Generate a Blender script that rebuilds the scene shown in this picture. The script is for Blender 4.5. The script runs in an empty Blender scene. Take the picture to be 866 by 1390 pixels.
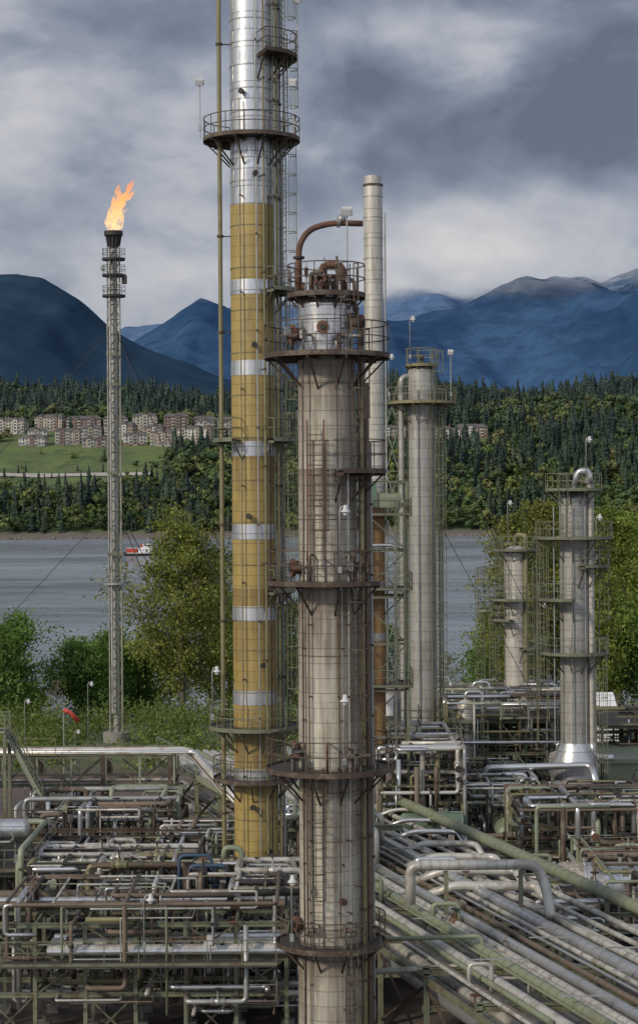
import bpy, math, random
import numpy as np
from mathutils import Vector, Matrix, noise
F=2600.0; CX=433.0; HY=685.0; CH=24.0
def wx(px,d): return (px-CX)*d/F
def wz(py,d): return CH+(HY-py)*d/F
scene=bpy.context.scene
R=random.Random(7)
pi=math.pi
# ------------------------------------------------------------------ materials
MAT={}
def newmat(name):
    m=bpy.data.materials.new(name); m.use_nodes=True
    nt=m.node_tree; nt.nodes.clear()
    out=nt.nodes.new('ShaderNodeOutputMaterial'); p=nt.nodes.new('ShaderNodeBsdfPrincipled')
    nt.links.new(p.outputs[0],out.inputs[0]); MAT[name]=m
    return m,nt,p,out
def N(nt,t,**k):
    n=nt.nodes.new(t)
    for a,b in k.items(): setattr(n,a,b)
    return n
def mth(nt,op,a,b=None,c=None):
    n=nt.nodes.new('ShaderNodeMath'); n.operation=op
    for i,x in enumerate((a,b,c)):
        if x is None: continue
        if isinstance(x,(int,float)): n.inputs[i].default_value=x
        else: nt.links.new(x,n.inputs[i])
    return n.outputs[0]
def mapr(nt,v,a,b,c,d,smooth=True):
    n=nt.nodes.new('ShaderNodeMapRange'); n.interpolation_type='SMOOTHSTEP' if smooth else 'LINEAR'
    nt.links.new(v,n.inputs[0])
    for i,x in enumerate((a,b,c,d)): n.inputs[i+1].default_value=x
    return n.outputs[0]
def mix(nt,f,a,b,mode='MIX'):
    n=nt.nodes.new('ShaderNodeMix'); n.data_type='RGBA'; n.blend_type=mode
    def s(i,x):
        if isinstance(x,(int,float)): n.inputs[i].default_value=x
        elif isinstance(x,tuple): n.inputs[i].default_value=(x[0],x[1],x[2],1)
        else: nt.links.new(x,n.inputs[i])
    s(0,f); s(6,a); s(7,b)
    return n.outputs[2]
def noi(nt,vec,scale,detail=4,rough=.55,sc=None,dist=0):
    if sc is not None:
        mp=nt.nodes.new('ShaderNodeMapping'); nt.links.new(vec,mp.inputs[0]); mp.inputs[3].default_value=sc; vec=mp.outputs[0]
    n=nt.nodes.new('ShaderNodeTexNoise'); nt.links.new(vec,n.inputs['Vector'])
    n.inputs['Scale'].default_value=scale; n.inputs['Detail'].default_value=detail; n.inputs['Roughness'].default_value=rough
    n.inputs['Distortion'].default_value=dist
    return n.outputs[0]
def bump(nt,p,h,strength,dist):
    b=nt.nodes.new('ShaderNodeBump'); b.inputs['Strength'].default_value=strength; b.inputs['Distance'].default_value=dist
    nt.links.new(h,b.inputs['Height']); nt.links.new(b.outputs[0],p.inputs['Normal'])
def clad(name,base,stain,amt,seam,metal,rough,panels=3,var=.14,stain2=None,drips=()):
    m,nt,p,o=newmat(name)
    tc=N(nt,'ShaderNodeTexCoord').outputs['Object']
    s=N(nt,'ShaderNodeSeparateXYZ'); nt.links.new(tc,s.inputs[0])
    zz=mth(nt,'DIVIDE',s.outputs[2],seam); fl=mth(nt,'FLOOR',zz); fr=mth(nt,'FRACT',zz)
    ang=mth(nt,'ARCTAN2',s.outputs[1],s.outputs[0]); an=mth(nt,'MULTIPLY',ang,panels/(2*pi))
    an=mth(nt,'ADD',an,mth(nt,'MULTIPLY',mth(nt,'MODULO',fl,2.0),.21)); afl=mth(nt,'FLOOR',an); afr=mth(nt,'FRACT',an)
    cmb=N(nt,'ShaderNodeCombineXYZ'); nt.links.new(fl,cmb.inputs[0]); nt.links.new(afl,cmb.inputs[1])
    wn=N(nt,'ShaderNodeTexWhiteNoise'); nt.links.new(cmb.outputs[0],wn.inputs[0])
    tone=mapr(nt,wn.outputs[0],0,1,1-var,1+var*.6,False)
    seamm=mth(nt,'LESS_THAN',fr,.045); seamv=mth(nt,'MULTIPLY',mth(nt,'LESS_THAN',afr,.008*panels),.5)
    seamx=mth(nt,'MAXIMUM',seamm,seamv)
    streak=noi(nt,tc,1.0,5,.65,(3.4,3.4,.11))
    blot=noi(nt,tc,.6,4,.6,(1,1,.6))
    fine=noi(nt,tc,5,3,.6,(1.5,1.5,.35))
    st=mth(nt,'ADD',mth(nt,'MULTIPLY',streak,.68),mth(nt,'MULTIPLY',blot,.32))
    for zd in drips:   # rust wash running down from each platform
        f=mapr(nt,s.outputs[2],zd-4.6,zd,0,.19,False); g=mth(nt,'LESS_THAN',s.outputs[2],zd+.1)
        st=mth(nt,'ADD',st,mth(nt,'MULTIPLY',f,g))
    f1=mapr(nt,st,.60-.20*amt,.78-.12*amt,0,min(.92,.3+amt*.6))
    c=mix(nt,1.0,base,tone,'MULTIPLY')
    c=mix(nt,mapr(nt,fine,.35,.7,0,.4),c,tuple(x*.6 for x in base))
    if stain2: c=mix(nt,mapr(nt,noi(nt,tc,1.3,4,.6,(1.8,1.8,.25)),.48,.68,0,.75),c,stain2)
    c=mix(nt,f1,c,stain)
    c=mix(nt,mth(nt,'MULTIPLY',seamx,.55),c,tuple(x*.4 for x in stain))
    nt.links.new(c,p.inputs['Base Color'])
    nt.links.new(mapr(nt,fine,.3,.7,rough-.08,rough+.15),p.inputs['Roughness'])
    nt.links.new(mth(nt,'MULTIPLY',mth(nt,'SUBTRACT',1,f1),metal),p.inputs['Metallic'])
    h=mth(nt,'ADD',mth(nt,'MULTIPLY',seamx,-1),mth(nt,'MULTIPLY',blot,.8))
    bump(nt,p,h,.5,.035)
def plain(name,base,other=None,amt=.5,scale=1.2,metal=0,rough=.6,lo=.5,hi=.68):
    m,nt,p,o=newmat(name)
    tc=N(nt,'ShaderNodeTexCoord').outputs['Object']
    if other is None: other=tuple(x*.55 for x in base)
    n1=noi(nt,tc,scale,4,.65); n2=noi(nt,tc,scale*.18,2,.5)
    c=mix(nt,mapr(nt,n1,lo,hi,0,amt),base,other)
    c=mix(nt,mapr(nt,n2,.35,.65,0,.4),c,tuple(x*.6 for x in base))
    nt.links.new(c,p.inputs['Base Color']); p.inputs['Metallic'].default_value=metal; p.inputs['Roughness'].default_value=rough
    return m,nt,p
D81=[wz(y,81) for y in (484,640,790,1042,1278)]
clad('silver_cladding',(.60,.60,.59),(.22,.19,.15),.25,.9,.8,.32)
clad('vessel_metal',(.58,.56,.53),(.20,.14,.10),.42,1.1,.85,.26)
clad('beige_cladding',(.50,.465,.375),(.088,.055,.030),.66,.62,.22,.45,3,.14,(.28,.23,.16),D81)
clad('ocher_cladding',(.37,.27,.085),(.12,.075,.03),.52,.55,.05,.42,3,.12,(.24,.185,.08),[wz(y,100) for y in (597,800,985)])
clad('grey_cladding',(.37,.36,.32),(.15,.12,.085),.50,.7,.3,.42,3,.12,(.24,.22,.18))
clad('tan_cladding',(.30,.175,.07),(.12,.07,.035),.5,.7,.05,.55)
clad('pale_cladding',(.50,.475,.41),(.20,.16,.11),.46,.8,.25,.42,3,.12,(.34,.305,.24))
plain('sage_paint',(.155,.165,.105),(.10,.06,.035),.75,1.5,0,.55,.50,.62)
plain('pale_green_paint',(.24,.265,.18),(.13,.10,.06),.6,1.1,0,.5)
plain('olive_paint',(.20,.18,.09),(.10,.06,.03),.7,1.3,0,.55)
plain('rusty_steel',(.068,.045,.032),(.14,.115,.08),.8,1.8,0,.75,.5,.6)
plain('rust_red',(.13,.062,.038),(.06,.038,.027),.7,2,0,.8)
plain('pipe_insulation',(.47,.455,.41),(.2,.16,.115),.75,.9,.25,.42,.48,.64)
plain('pipe_silver',(.60,.60,.59),(.3,.27,.23),.5,.8,.8,.30)
plain('pipe_sage',(.20,.225,.145),(.13,.12,.08),.6,.6,0,.45)
plain('pipe_brown',(.14,.105,.075),(.08,.055,.04),.7,1,0,.65)
plain('grating',(.055,.05,.045),(.09,.066,.042),.6,2,.2,.7)
plain('dark_steel',(.035,.033,.03),(.07,.045,.03),.5,1.5,.2,.7)
plain('galvanised',(.36,.37,.35),(.2,.17,.13),.6,1.5,.5,.45)
plain('concrete',(.24,.225,.20),(.13,.12,.10),.6,.7,0,.9)
plain('white_paint',(.75,.75,.73),(.5,.5,.48),.4,1,0,.5)
plain('lamp_grey',(.50,.50,.48),(.3,.3,.28),.4,3,0,.5)
plain('red_paint',(.45,.05,.03),None,.4,1,0,.5)
plain('louvre_green',(.11,.17,.115),None,.4,.6,0,.6)
plain('blue_paint',(.04,.075,.13),None,.4,.6,0,.6)
plain('condo_beige',(.40,.36,.29),None,.3,.1,0,.9)
plain('condo_tan',(.32,.26,.20),None,.3,.1,0,.9)
plain('condo_brown',(.22,.15,.12),None,.3,.1,0,.9)
plain('condo_grey',(.27,.27,.265),None,.3,.1,0,.9)
plain('condo_white',(.52,.50,.45),None,.3,.1,0,.9)
plain('condo_roof',(.115,.105,.10),None,.5,.15,0,.9)
plain('condo_window',(.05,.06,.07),None,.3,.3,0,.25)
plain('bark',(.13,.11,.085),(.05,.04,.03),.6,2,0,.9)
plain('rock',(.19,.175,.155),(.08,.07,.06),.6,.6,0,.95)
def foliage(name,trans=.3):
    m,nt,p,o=newmat(name)
    a=N(nt,'ShaderNodeAttribute',attribute_name='Col')
    nt.links.new(a.outputs[0],p.inputs['Base Color']); p.inputs['Roughness'].default_value=.6
    p.inputs['Specular IOR Level'].default_value=.25
    if trans>0:
        t=N(nt,'ShaderNodeBsdfTranslucent'); nt.links.new(mix(nt,1.,a.outputs[0],(1.3,1.4,.6),'MULTIPLY'),t.inputs[0])
        ms=N(nt,'ShaderNodeMixShader'); ms.inputs[0].default_value=trans
        nt.links.new(p.outputs[0],ms.inputs[1]); nt.links.new(t.outputs[0],ms.inputs[2]); nt.links.new(ms.outputs[0],o.inputs[0])
foliage('leaves',.35); foliage('forest_foliage',0)

# ------------------------------------------------------------------ builder
def V(*a): return Vector(a)
class B:
    def __init__(s,name,o=(0,0,0)):
        s.name=name; s.o=Vector(o); s.v=[];s.f=[];s.m=[];s.sm=[];s.slots=[]
    def slot(s,m):
        if m not in s.slots: s.slots.append(m)
        return s.slots.index(m)
    def add(s,vs,fs,m,sm=False):
        k=len(s.v); s.v.extend([tuple(x) for x in vs]); i=s.slot(m)
        for f in fs: s.f.append([k+q for q in f]); s.m.append(i); s.sm.append(sm)
    def tube(s,a,b,r,r2=None,n=8,m='sage_paint',cap=True):
        a=Vector(a);b=Vector(b); r2=r if r2 is None else r2
        d=(b-a)
        if d.length<1e-5: return
        d.normalize(); up=V(0,0,1) if abs(d.z)<.95 else V(0,1,0)
        u=d.cross(up).normalized(); w=u.cross(d)
        A=[];Bb=[]
        for i in range(n):
            t=2*pi*(i+.5)/n; e=u*math.cos(t)+w*math.sin(t); A.append(a+e*r); Bb.append(b+e*r2)
        s.add(A+Bb,[[i,(i+1)%n,n+(i+1)%n,n+i] for i in range(n)],m,n>5)
        if cap:
            s.add(A,[list(range(n))[::-1]],m); s.add(Bb,[list(range(n))],m)
    def pipe(s,pts,r,m='pipe_insulation',n=8,bend=None,close=False):
        pts=[Vector(p) for p in pts]
        bend=r*3 if bend is None else bend
        P=[pts[0]]
        for i in range(1,len(pts)-1):
            a,p,c=pts[i-1],pts[i],pts[i+1]
            d1=(p-a);d2=(c-p); k=min(bend,d1.length*.49,d2.length*.49)
            if k<1e-4 or d1.length<1e-5 or d2.length<1e-5: P.append(p); continue
            q0=p-d1.normalized()*k;q1=p+d2.normalized()*k
            for t in (0,.25,.5,.75,1): P.append(q0*(1-t)**2+p*2*t*(1-t)+q1*t*t)
        P.append(pts[-1])
        Q=[P[0]]
        for p in P[1:]:
            if (p-Q[-1]).length>1e-4: Q.append(p)
        P=Q
        if len(P)<2: return
        d=(P[1]-P[0]).normalized(); up=V(0,0,1) if abs(d.z)<.9 else V(0,1,0)
        u=d.cross(up).normalized()
        vs=[]
        for i,p in enumerate(P):
            if i==0: t=P[1]-P[0]
            elif i==len(P)-1: t=P[-1]-P[-2]
            else: t=(P[i+1]-p).normalized()+(p-P[i-1]).normalized()
            t.normalize(); u=(u-t*u.dot(t)).normalized(); w=t.cross(u)
            rr=r[i] if isinstance(r,list) else r
            for j in range(n):
                q=2*pi*j/n; vs.append(p+(u*math.cos(q)+w*math.sin(q))*rr)
        fs=[]
        for i in range(len(P)-1):
            for j in range(n):
                fs.append([i*n+j,i*n+(j+1)%n,(i+1)*n+(j+1)%n,(i+1)*n+j])
        fs.append(list(range(n))[::-1]); fs.append([(len(P)-1)*n+j for j in range(n)])
        s.add(vs,fs,m,n>5)
    def box(s,c,d,m,rz=0):
        x,y,z=d[0]/2,d[1]/2,d[2]/2; ca,sa=math.cos(rz),math.sin(rz)
        vs=[]
        for k in (-z,z):
            for (i,j) in ((-x,-y),(x,-y),(x,y),(-x,y)):
                vs.append((c[0]+i*ca-j*sa,c[1]+i*sa+j*ca,c[2]+k))
        s.add(vs,[[3,2,1,0],[4,5,6,7],[0,1,5,4],[1,2,6,5],[2,3,7,6],[3,0,4,7]],m)
    def beam(s,a,b,w=.2,h=.25,m='sage_paint'):
        a=Vector(a);b=Vector(b);d=b-a
        if d.length<1e-4:return
        d.normalize(); up=V(0,0,1) if abs(d.z)<.95 else V(0,1,0)
        u=d.cross(up).normalized(); q=u.cross(d)
        t=.2*h; g=.16*w; W=w/2;H=h/2
        pr=[(-W,-H),(W,-H),(W,-H+t),(g,-H+t),(g,H-t),(W,H-t),(W,H),(-W,H),(-W,H-t),(-g,H-t),(-g,-H+t),(-W,-H+t)]
        vs=[a+u*x+q*y for x,y in pr]+[b+u*x+q*y for x,y in pr]; n=12
        s.add(vs,[[i,(i+1)%n,n+(i+1)%n,n+i] for i in range(n)]+[list(range(n))[::-1],[n+i for i in range(n)]],m)
    def lathe(s,prof,m,n=32,c=(0,0,0),axis='z'):
        vs=[]
        for r,z in prof:
            for j in range(n):
                q=2*pi*j/n; x,y=r*math.cos(q),r*math.sin(q)
                p=(x,y,z) if axis=='z' else ((z,x,y) if axis=='x' else (y,z,x))
                vs.append((c[0]+p[0],c[1]+p[1],c[2]+p[2]))
        s.add(vs,[[i*n+j,i*n+(j+1)%n,(i+1)*n+(j+1)%n,(i+1)*n+j] for i in range(len(prof)-1) for j in range(n)],m,True)
    def sphere(s,c,r,m,n=10,sz=1):
        k=6; s.lathe([(max(.001,r*math.sin(pi*i/k)),-r*sz*math.cos(pi*i/k)) for i in range(k+1)],m,n,c)
    def rail(s,pts,h=1.1,m='sage_paint',r=.028,post=1.5):
        pts=[Vector(p) for p in pts]
        for k in (h,h*.55):
            for a,b in zip(pts,pts[1:]): s.tube(a+V(0,0,k),b+V(0,0,k),r,n=4,m=m,cap=False)
        for a,b in zip(pts,pts[1:]):
            L=(b-a).length; c=max(1,round(L/post))
            for i in range(c+1):
                p=a.lerp(b,i/c); s.tube(p,p+V(0,0,h),r,n=4,m=m,cap=False)
            s.beam(a+V(0,0,.07),b+V(0,0,.07),.02,.14,m)
    def ring(s,z,r0,r1,a0=0,a1=360,md='grating',mr='sage_paint',h=1.1,br=True,rr=.03,c=(0,0),rail=True):
        full=(a1-a0)>=359; n=max(3,int((a1-a0)/12)); A=[math.radians(a0+(a1-a0)*i/n) for i in range(n+1)]
        P=lambda r,a,zz:(c[0]+r*math.cos(a),c[1]+r*math.sin(a),zz)
        t=.05
        vs=[]
        for a in A: vs+=[P(r0,a,z),P(r1,a,z),P(r1,a,z-t),P(r0,a,z-t)]
        fs=[]
        for i in range(n):
            k=4*i
            for q in range(4): fs.append([k+q,k+(q+1)%4,k+4+(q+1)%4,k+4+q])
        s.add(vs,fs,md)
        vs=[];rf=r1+.03
        for a in A: vs+=[P(r1+.004,a,z+.1),P(rf,a,z+.1),P(rf,a,z-.11),P(r1+.004,a,z-.11)]
        s.add(vs,fs,mr)
        if rail:
            for k in (h,h*.55):
                for i in range(n): s.tube(P(r1,A[i],z+k),P(r1,A[i+1],z+k),rr,n=4,m=mr,cap=False)
            cnt=max(2,int((a1-a0)*math.pi/180*r1/1.0))
            for i in range(cnt+1):
                a=math.radians(a0+(a1-a0)*i/cnt)
                if full and i==cnt: break
                s.tube(P(r1,a,z),P(r1,a,z+h),rr,n=4,m=mr,cap=False)
            if not full:
                for a in (A[0],A[-1]):
                    for k in (h,h*.55): s.tube(P(r0,a,z+k),P(r1,a,z+k),rr,n=4,m=mr,cap=False)
        if br:
            cnt=max(2,int((a1-a0)/36))
            for i in range(cnt+(0 if full else 1)):
                a=math.radians(a0+(a1-a0)*i/cnt)
                s.beam(P(r0*.98,a,z-.13),P(r1,a,z-.13),.08,.14,mr)
                s.beam(P(r1*.93,a,z-.18),P(r0*.98,a,z-.2-(r1-r0)*.9),.07,.07,mr)
    def ladder(s,x,y,z0,z1,ang,m='sage_paint',cage=True,w=.45,r=.025):
        a=math.radians(ang); o=V(math.cos(a),math.sin(a),0); t=V(-o.y,o.x,0); p=V(x,y,0)
        for k in (-w/2,w/2): s.beam(p+t*k+V(0,0,z0),p+t*k+V(0,0,z1),.05,.07,m)
        n=int((z1-z0)/.32)
        for i in range(n): s.tube(p-t*w/2+V(0,0,z0+.3+i*.32),p+t*w/2+V(0,0,z0+.3+i*.32),.017,n=4,m=m,cap=False)
        if cage and z1-z0>3:
            cr=.38; cc=p+o*.36; zs=z0+2.2; hn=int((z1-zs)/.95)
            ang2=[-125,-85,-45,0,45,85,125]
            for i in range(hn+1):
                z=zs+(z1-zs)*i/max(1,hn)
                Q=[cc+(o*math.cos(math.radians(q))+t*math.sin(math.radians(q)))*cr+V(0,0,z) for q in ang2]
                for u,v in zip(Q,Q[1:]): s.tube(u,v,.026,n=4,m=m,cap=False)
            for q in ang2[0:7]:
                e=cc+(o*math.cos(math.radians(q))+t*math.sin(math.radians(q)))*cr
                s.tube(e+V(0,0,zs),e+V(0,0,z1),.018,n=4,m=m,cap=False)
        for i in range(int((z1-z0)/3)+1):
            z=z0+.5+i*3
            if z<z1:
                for k in (-w/2,w/2): s.tube(p+t*k+V(0,0,z),p+t*k-o*.3+V(0,0,z),.02,n=4,m=m,cap=False)
    def flange(s,p,d,r,m='dark_steel'):
        p=Vector(p);d=Vector(d).normalized()
        s.tube(p-d*.07,p-d*.012,r*1.5,n=10,m=m); s.tube(p+d*.012,p+d*.07,r*1.5,n=10,m=m)
    def valve(s,p,d,r,m='pipe_sage'):
        p=Vector(p);d=Vector(d).normalized(); up=V(0,0,1) if abs(d.z)<.8 else V(0,-1,0)
        s.flange(p-d*r*2,d,r,m);s.flange(p+d*r*2,d,r,m)
        s.tube(p-d*r*2,p,r*.9,r*1.5,n=8,m=m);s.tube(p,p+d*r*2,r*1.5,r*.9,n=8,m=m)
        s.tube(p,p+up*r*4.5,r*.35,n=6,m=m); h=p+up*r*4.5
        s.tube(h-up*.02,h+up*.03,min(.3,r*1.5),n=10,m='rust_red' if R.random()<.3 else 'dark_steel')
    def obj(s,parent=None):
        me=bpy.data.meshes.new(s.name); me.from_pydata(s.v,[],s.f)
        for q in s.slots: me.materials.append(MAT[q])
        me.polygons.foreach_set('material_index',s.m); me.polygons.foreach_set('use_smooth',s.sm); me.update()
        ob=bpy.data.objects.new(s.name,me); ob.location=s.o; scene.collection.objects.link(ob)
        if parent: ob.parent=parent; 
        return ob
def flood_lamp(x,y,z0,z1,arm=.5,kind=0):
    b=B('flood_lamp',(x,y,z0)); h=z1-z0
    if kind==0:
        b.pipe([(0,0,0),(0,0,h-.1),(arm*.5+.1,0,h+.08),(arm+.2,0,h+.05)],.032,'galvanised',6,.2)
        c=(arm+.25,0,h-.08)
        b.lathe([(.02,.22),(.08,.21),(.1,.1),(.12,.03),(.21,-.05),(.215,-.08),(.12,-.07)],'lamp_grey',12,c); b.lathe([(.115,-.06),(.11,-.16),(.07,-.22),(.01,-.24)],'white_paint',10,c)
    else:
        b.tube((0,0,0),(0,0,h),.035,n=6,m='galvanised'); b.tube((-.25,0,h),(.25,0,h),.025,n=5,m='galvanised')
        k=len(b.v); b.box((0,-.12,0),(.42,.2,.34),'lamp_grey'); b.box((0,-.235,0),(.36,.03,.28),'white_paint')
        M=Matrix.Rotation(math.radians(35),3,'X')@Matrix.Rotation(arm,3,'Z')
        for i in range(k,len(b.v)): b.v[i]=tuple(M@Vector(b.v[i])+Vector((0,0,h+.15)))
    b.box((0,0,.6),(.16,.14,.3),'galvanised')
    b.obj()
PM=['pipe_insulation','pipe_insulation','pipe_silver','pipe_silver','pipe_sage','pipe_brown','pipe_brown','galvanised','pale_green_paint','olive_paint','rusty_steel','dark_steel']
# ------------------------------------------------------------------ tall column
d=100; cx=wx(345,d); b=B('distillation_column',(cx,d,0))
Z=lambda py:wz(py,d)
r=1.14
b.tube((0,0,0),(0,0,2.2),1.3,1.2,36,'concrete')
b.tube((0,0,2.2),(0,0,Z(280)),r,n=40,m='ocher_cladding')
b.tube((0,0,Z(280)),(0,0,60),r*.98,n=40,m='silver_cladding')
b.lathe([(r*.98,60),(r*.85,60.6),(r*.5,61),(0.01,61.1)],'silver_cladding',40)
for y in (391,500,609,721,831,944,1050): b.tube((0,0,Z(y+10)),(0,0,Z(y-10)),r+.02,n=40,m='silver_cladding',cap=True)
for i in range(24):
    z=Z(280)-.55*2-i*2.2
    if z>3: b.tube((0,0,z),(0,0,z+.05),r+.03,n=40,m='olive_paint',cap=False)
for i in range(10):
    z=Z(280)+i*1.2; b.tube((0,0,z),(0,0,z+.05),r+.012,n=40,m='galvanised',cap=False)
for (px,off,rr,m,z0,z1) in ((302,-.3,.12,'olive_paint',1,62),(362,-1.38,.06,'olive_paint',4,62),(352,-1.3,.04,'galvanised',6,62),(330,-1.25,.03,'olive_paint',3,45),(379,-.35,.09,'olive_paint',3,62),(375,-.8,.05,'sage_paint',8,62),(383,.5,.07,'galvanised',3,62),(368,-1.1,.04,'rusty_steel',3,40)):
    x=wx(px,d)-cx
    b.tube((x,off,z0),(x,off,z1),rr,n=10,m=m)
    k=int((z1-z0)/5)
    for i in range(k):
        z=z0+2+i*5; b.tube((x,off,z),(x*.6,off*.6,z),.04,n=4,m='rusty_steel'); b.tube((x,off,z-.06),(x,off,z+.06),rr*1.5,n=10,m='rusty_steel')
for (q0,q1,xo) in ((990,790,391),(810,590,388),(600,395,392),(400,190,388),(205,75,391),(85,-60,388)):
    b.ladder(wx(xo,d)-cx,-.3,Z(q0),Z(q1)+1.1,-30,'sage_paint')
    b.ladder(wx(xo-2,d)-cx,.5,Z(q0),Z(q1)+.3,10,'rusty_steel',False)
b.ring(Z(190),r+.02,2.5,0,360,mr='rusty_steel')
b.ring(Z(78),r+.02,2.4,-70,40,mr='rusty_steel')
b.ring(Z(395),r+.02,2.3,-60,60,mr='sage_paint')
b.ring(Z(597),r+.02,2.1,120,240,mr='sage_paint')
b.ring(Z(597),r+.02,2.2,-60,60,mr='sage_paint')
b.ring(Z(800),r+.02,2.1,-60,50,mr='sage_paint')
b.ring(Z(985),r+.02,2.4,0,360,mr='sage_paint')
b.ring(Z(1055),r+.02,2.2,150,380,mr='rusty_steel')
for zz,aa in ((Z(240),-80),(Z(700),-100),(Z(900),-70),(Z(1090),-95),(Z(130),-110),(Z(470),-85),(Z(1150),-60)):
    a=math.radians(aa); dv=V(math.cos(a),math.sin(a),0); b.tube(dv*r*.9+V(0,0,zz),dv*(r+.22)+V(0,0,zz),.1,n=10,m='ocher_cladding'); b.flange(dv*(r+.25)+V(0,0,zz),dv,.1)
b.obj()
flood_lamp(wx(276,d),d-.4,Z(190),Z(115),.0,1); flood_lamp(wx(403,d),d-1,Z(190),Z(120),-.3,1)
flood_lamp(wx(288,d),d-.9,Z(985),Z(905),.0)
flood_lamp(wx(408,d),d-.5,Z(78),Z(5),0,1)

# ------------------------------------------------------------------ central column
d=81; cx=wx(445,d); b=B('distillation_column',(cx,d,0)); Z=lambda py:wz(py,d)
r=1.23
b.tube((0,0,0),(0,0,Z(1295)),1.42,1.38,36,'beige_cladding')
b.tube((0,0,Z(1295)),(0,0,Z(800)),r+.07,n=44,m='beige_cladding')
b.tube((0,0,Z(800)),(0,0,Z(484)),r,n=44,m='beige_cladding')
b.tube((-.05,0,Z(484)),(-.05,0,Z(415)),1.16,n=44,m='vessel_metal')
b.lathe([(1.16,Z(415)),(1.1,Z(409)),(.9,Z(403)),(.55,Z(399)),(.01,Z(398))],'vessel_metal',44,(-.05,0,0))
for i in range(14):
    z=Z(484)-1.2-i*1.9; rr=r+(.07 if z<Z(800) else 0)
    if z>1: b.tube((0,0,z),(0,0,z+.045),rr+.02,n=44,m='pipe_brown' if i%3==0 else 'beige_cladding',cap=False)
for z in (Z(470),Z(440),Z(418)): b.tube((-.05,0,z),(-.05,0,z+.05),1.19,n=44,m='galvanised',cap=False)
mr='rusty_steel'
b.ring(Z(484),r*.92,2.62,0,360,mr=mr,h=1.35)
b.ring(Z(402),1.0,1.62,0,360,mr=mr,h=1.3)
b.ring(Z(640),r,2.45,-75,35,mr=mr,h=1.3)
b.ring(Z(790),r,2.6,150,325,mr=mr,h=1.35)
b.ring(Z(1042),r+.07,2.65,0,360,mr=mr,h=1.35)
b.ring(Z(1278),r+.07,2.3,0,360,mr=mr,h=1.2)
b.ladder(wx(434,d)-cx,-1.62,Z(790),Z(600),-90,mr)
b.ladder(wx(484,d)-cx,-1.1,Z(640),Z(484)+1,-60,mr)
b.ladder(wx(480,d)-cx,-1.45,Z(1042),Z(790)+1.2,-65,mr)
b.ladder(wx(428,d)-cx,-1.72,Z(1278),Z(1042)+.2,-95,mr)
b.ladder(wx(470,d)-cx,-1.3,Z(484),Z(402)+1.2,-60,mr,True)
b.ladder(wx(472,d)-cx,-1.45,0,Z(1278)+1,-70,mr)
x0=wx(418,d)-cx;x1=wx(440,d)-cx
for i in range(9):
    z=Z(700)+i*.42; b.tube((x0,-1.75,z),(x1,-1.75,z),.03,n=4,m='rust_red')
for x in (x0,x1): b.beam((x,-1.78,Z(760)),(x,-1.78,Z(572)),.07,.07,'rust_red')
for (px,yo,rr,m,z0,z1) in ((491,-.5,.10,'olive_paint',0,Z(470)),(498,.1,.12,'pipe_brown',0,Z(520)),(487,-.9,.05,'rusty_steel',4,Z(420)),(504,.6,.06,'galvanised',2,Z(600)),(410,-.95,.04,'rusty_steel',2,Z(800)),(458,-1.45,.03,'rusty_steel',6,Z(500)),(472,-1.35,.045,'galvanised',0,Z(640)),(463,-1.4,.025,'galvanised',2,Z(790)),(418,-1.25,.03,'pipe_brown',0,Z(700))):
    x=wx(px,d)-cx; b.tube((x,yo,z0),(x,yo,z1),rr,n=10,m=m)
    for i in range(int((z1-z0)/3)):
        z=z0+1+i*3; b.tube((x,yo,z),(x*.8,yo*.8,z),.03,n=4,m=mr); b.tube((x,yo,z-.05),(x,yo,z+.05),rr*1.4,n=10,m=mr)
b.pipe([(wx(491,d)-cx,-.5,Z(471)),(wx(491,d)-cx,-.5,Z(430)),(.6,-.6,Z(430))],.11,'pipe_brown',10,.3)
for (px,py,rr,ang) in ((400,455,.36,-160),(437,448,.24,-96),(400,770,.34,-165),(400,1015,.34,-165),(492,440,.3,-20),(404,1250,.3,-160),(466,1215,.14,-70)):
    a=math.radians(ang); dv=V(math.cos(a),math.sin(a),0); z=Z(py)
    b.tube(dv*r*.85+V(0,0,z),dv*(r+.28)+V(0,0,z),rr*.8,n=16,m='rusty_steel'); b.flange(dv*(r+.32)+V(0,0,z),dv,rr*.75,'rust_red')
    b.tube(dv*(r+.39)+V(0,0,z),dv*(r+.45)+V(0,0,z),rr*.5,n=12,m='dark_steel')
b.pipe([(wx(408,d)-cx,-.2,Z(400)),(wx(408,d)-cx,-.2,Z(333)),(wx(422,d)-cx,-.2,Z(312)),(wx(452,d)-cx,-.1,Z(303)),(wx(495,d)-cx,0,Z(304))],.13,'rust_red',12,.8)
b.tube((wx(408,d)-cx,-.2,Z(352)),(wx(408,d)-cx,-.2,Z(349)),.25,n=12,m='dark_steel')
b.sphere((wx(466,d)-cx,-.1,Z(298)),.2,'galvanised')
b.flange((wx(462,d)-cx,-.1,Z(303)),(1,0,0),.14,'galvanised')
b.tube((wx(440,d)-cx,0,Z(400)),(wx(440,d)-cx,0,Z(376)),.42,n=16,m='rusty_steel')
b.tube((wx(440,d)-cx,0,Z(378)),(wx(440,d)-cx,0,Z(374)),.6,n=16,m='rust_red')
b.pipe([(wx(440,d)-cx,0,Z(376)),(wx(440,d)-cx,0,Z(360)),(wx(466,d)-cx,0,Z(360)),(wx(470,d)-cx,0,Z(395))],.17,'rust_red',10,.3)
b.pipe([(wx(424,d)-cx,-.5,Z(402)),(wx(424,d)-cx,-.5,Z(372)),(wx(446,d)-cx,-.6,Z(372))],.09,'pipe_brown',8,.2)
b.pipe([(wx(455,d)-cx,-.7,Z(402)),(wx(455,d)-cx,-.7,Z(382)),(wx(482,d)-cx,-.7,Z(382)),(wx(484,d)-cx,-.7,Z(430))],.08,'pipe_brown',8,.2)
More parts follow.
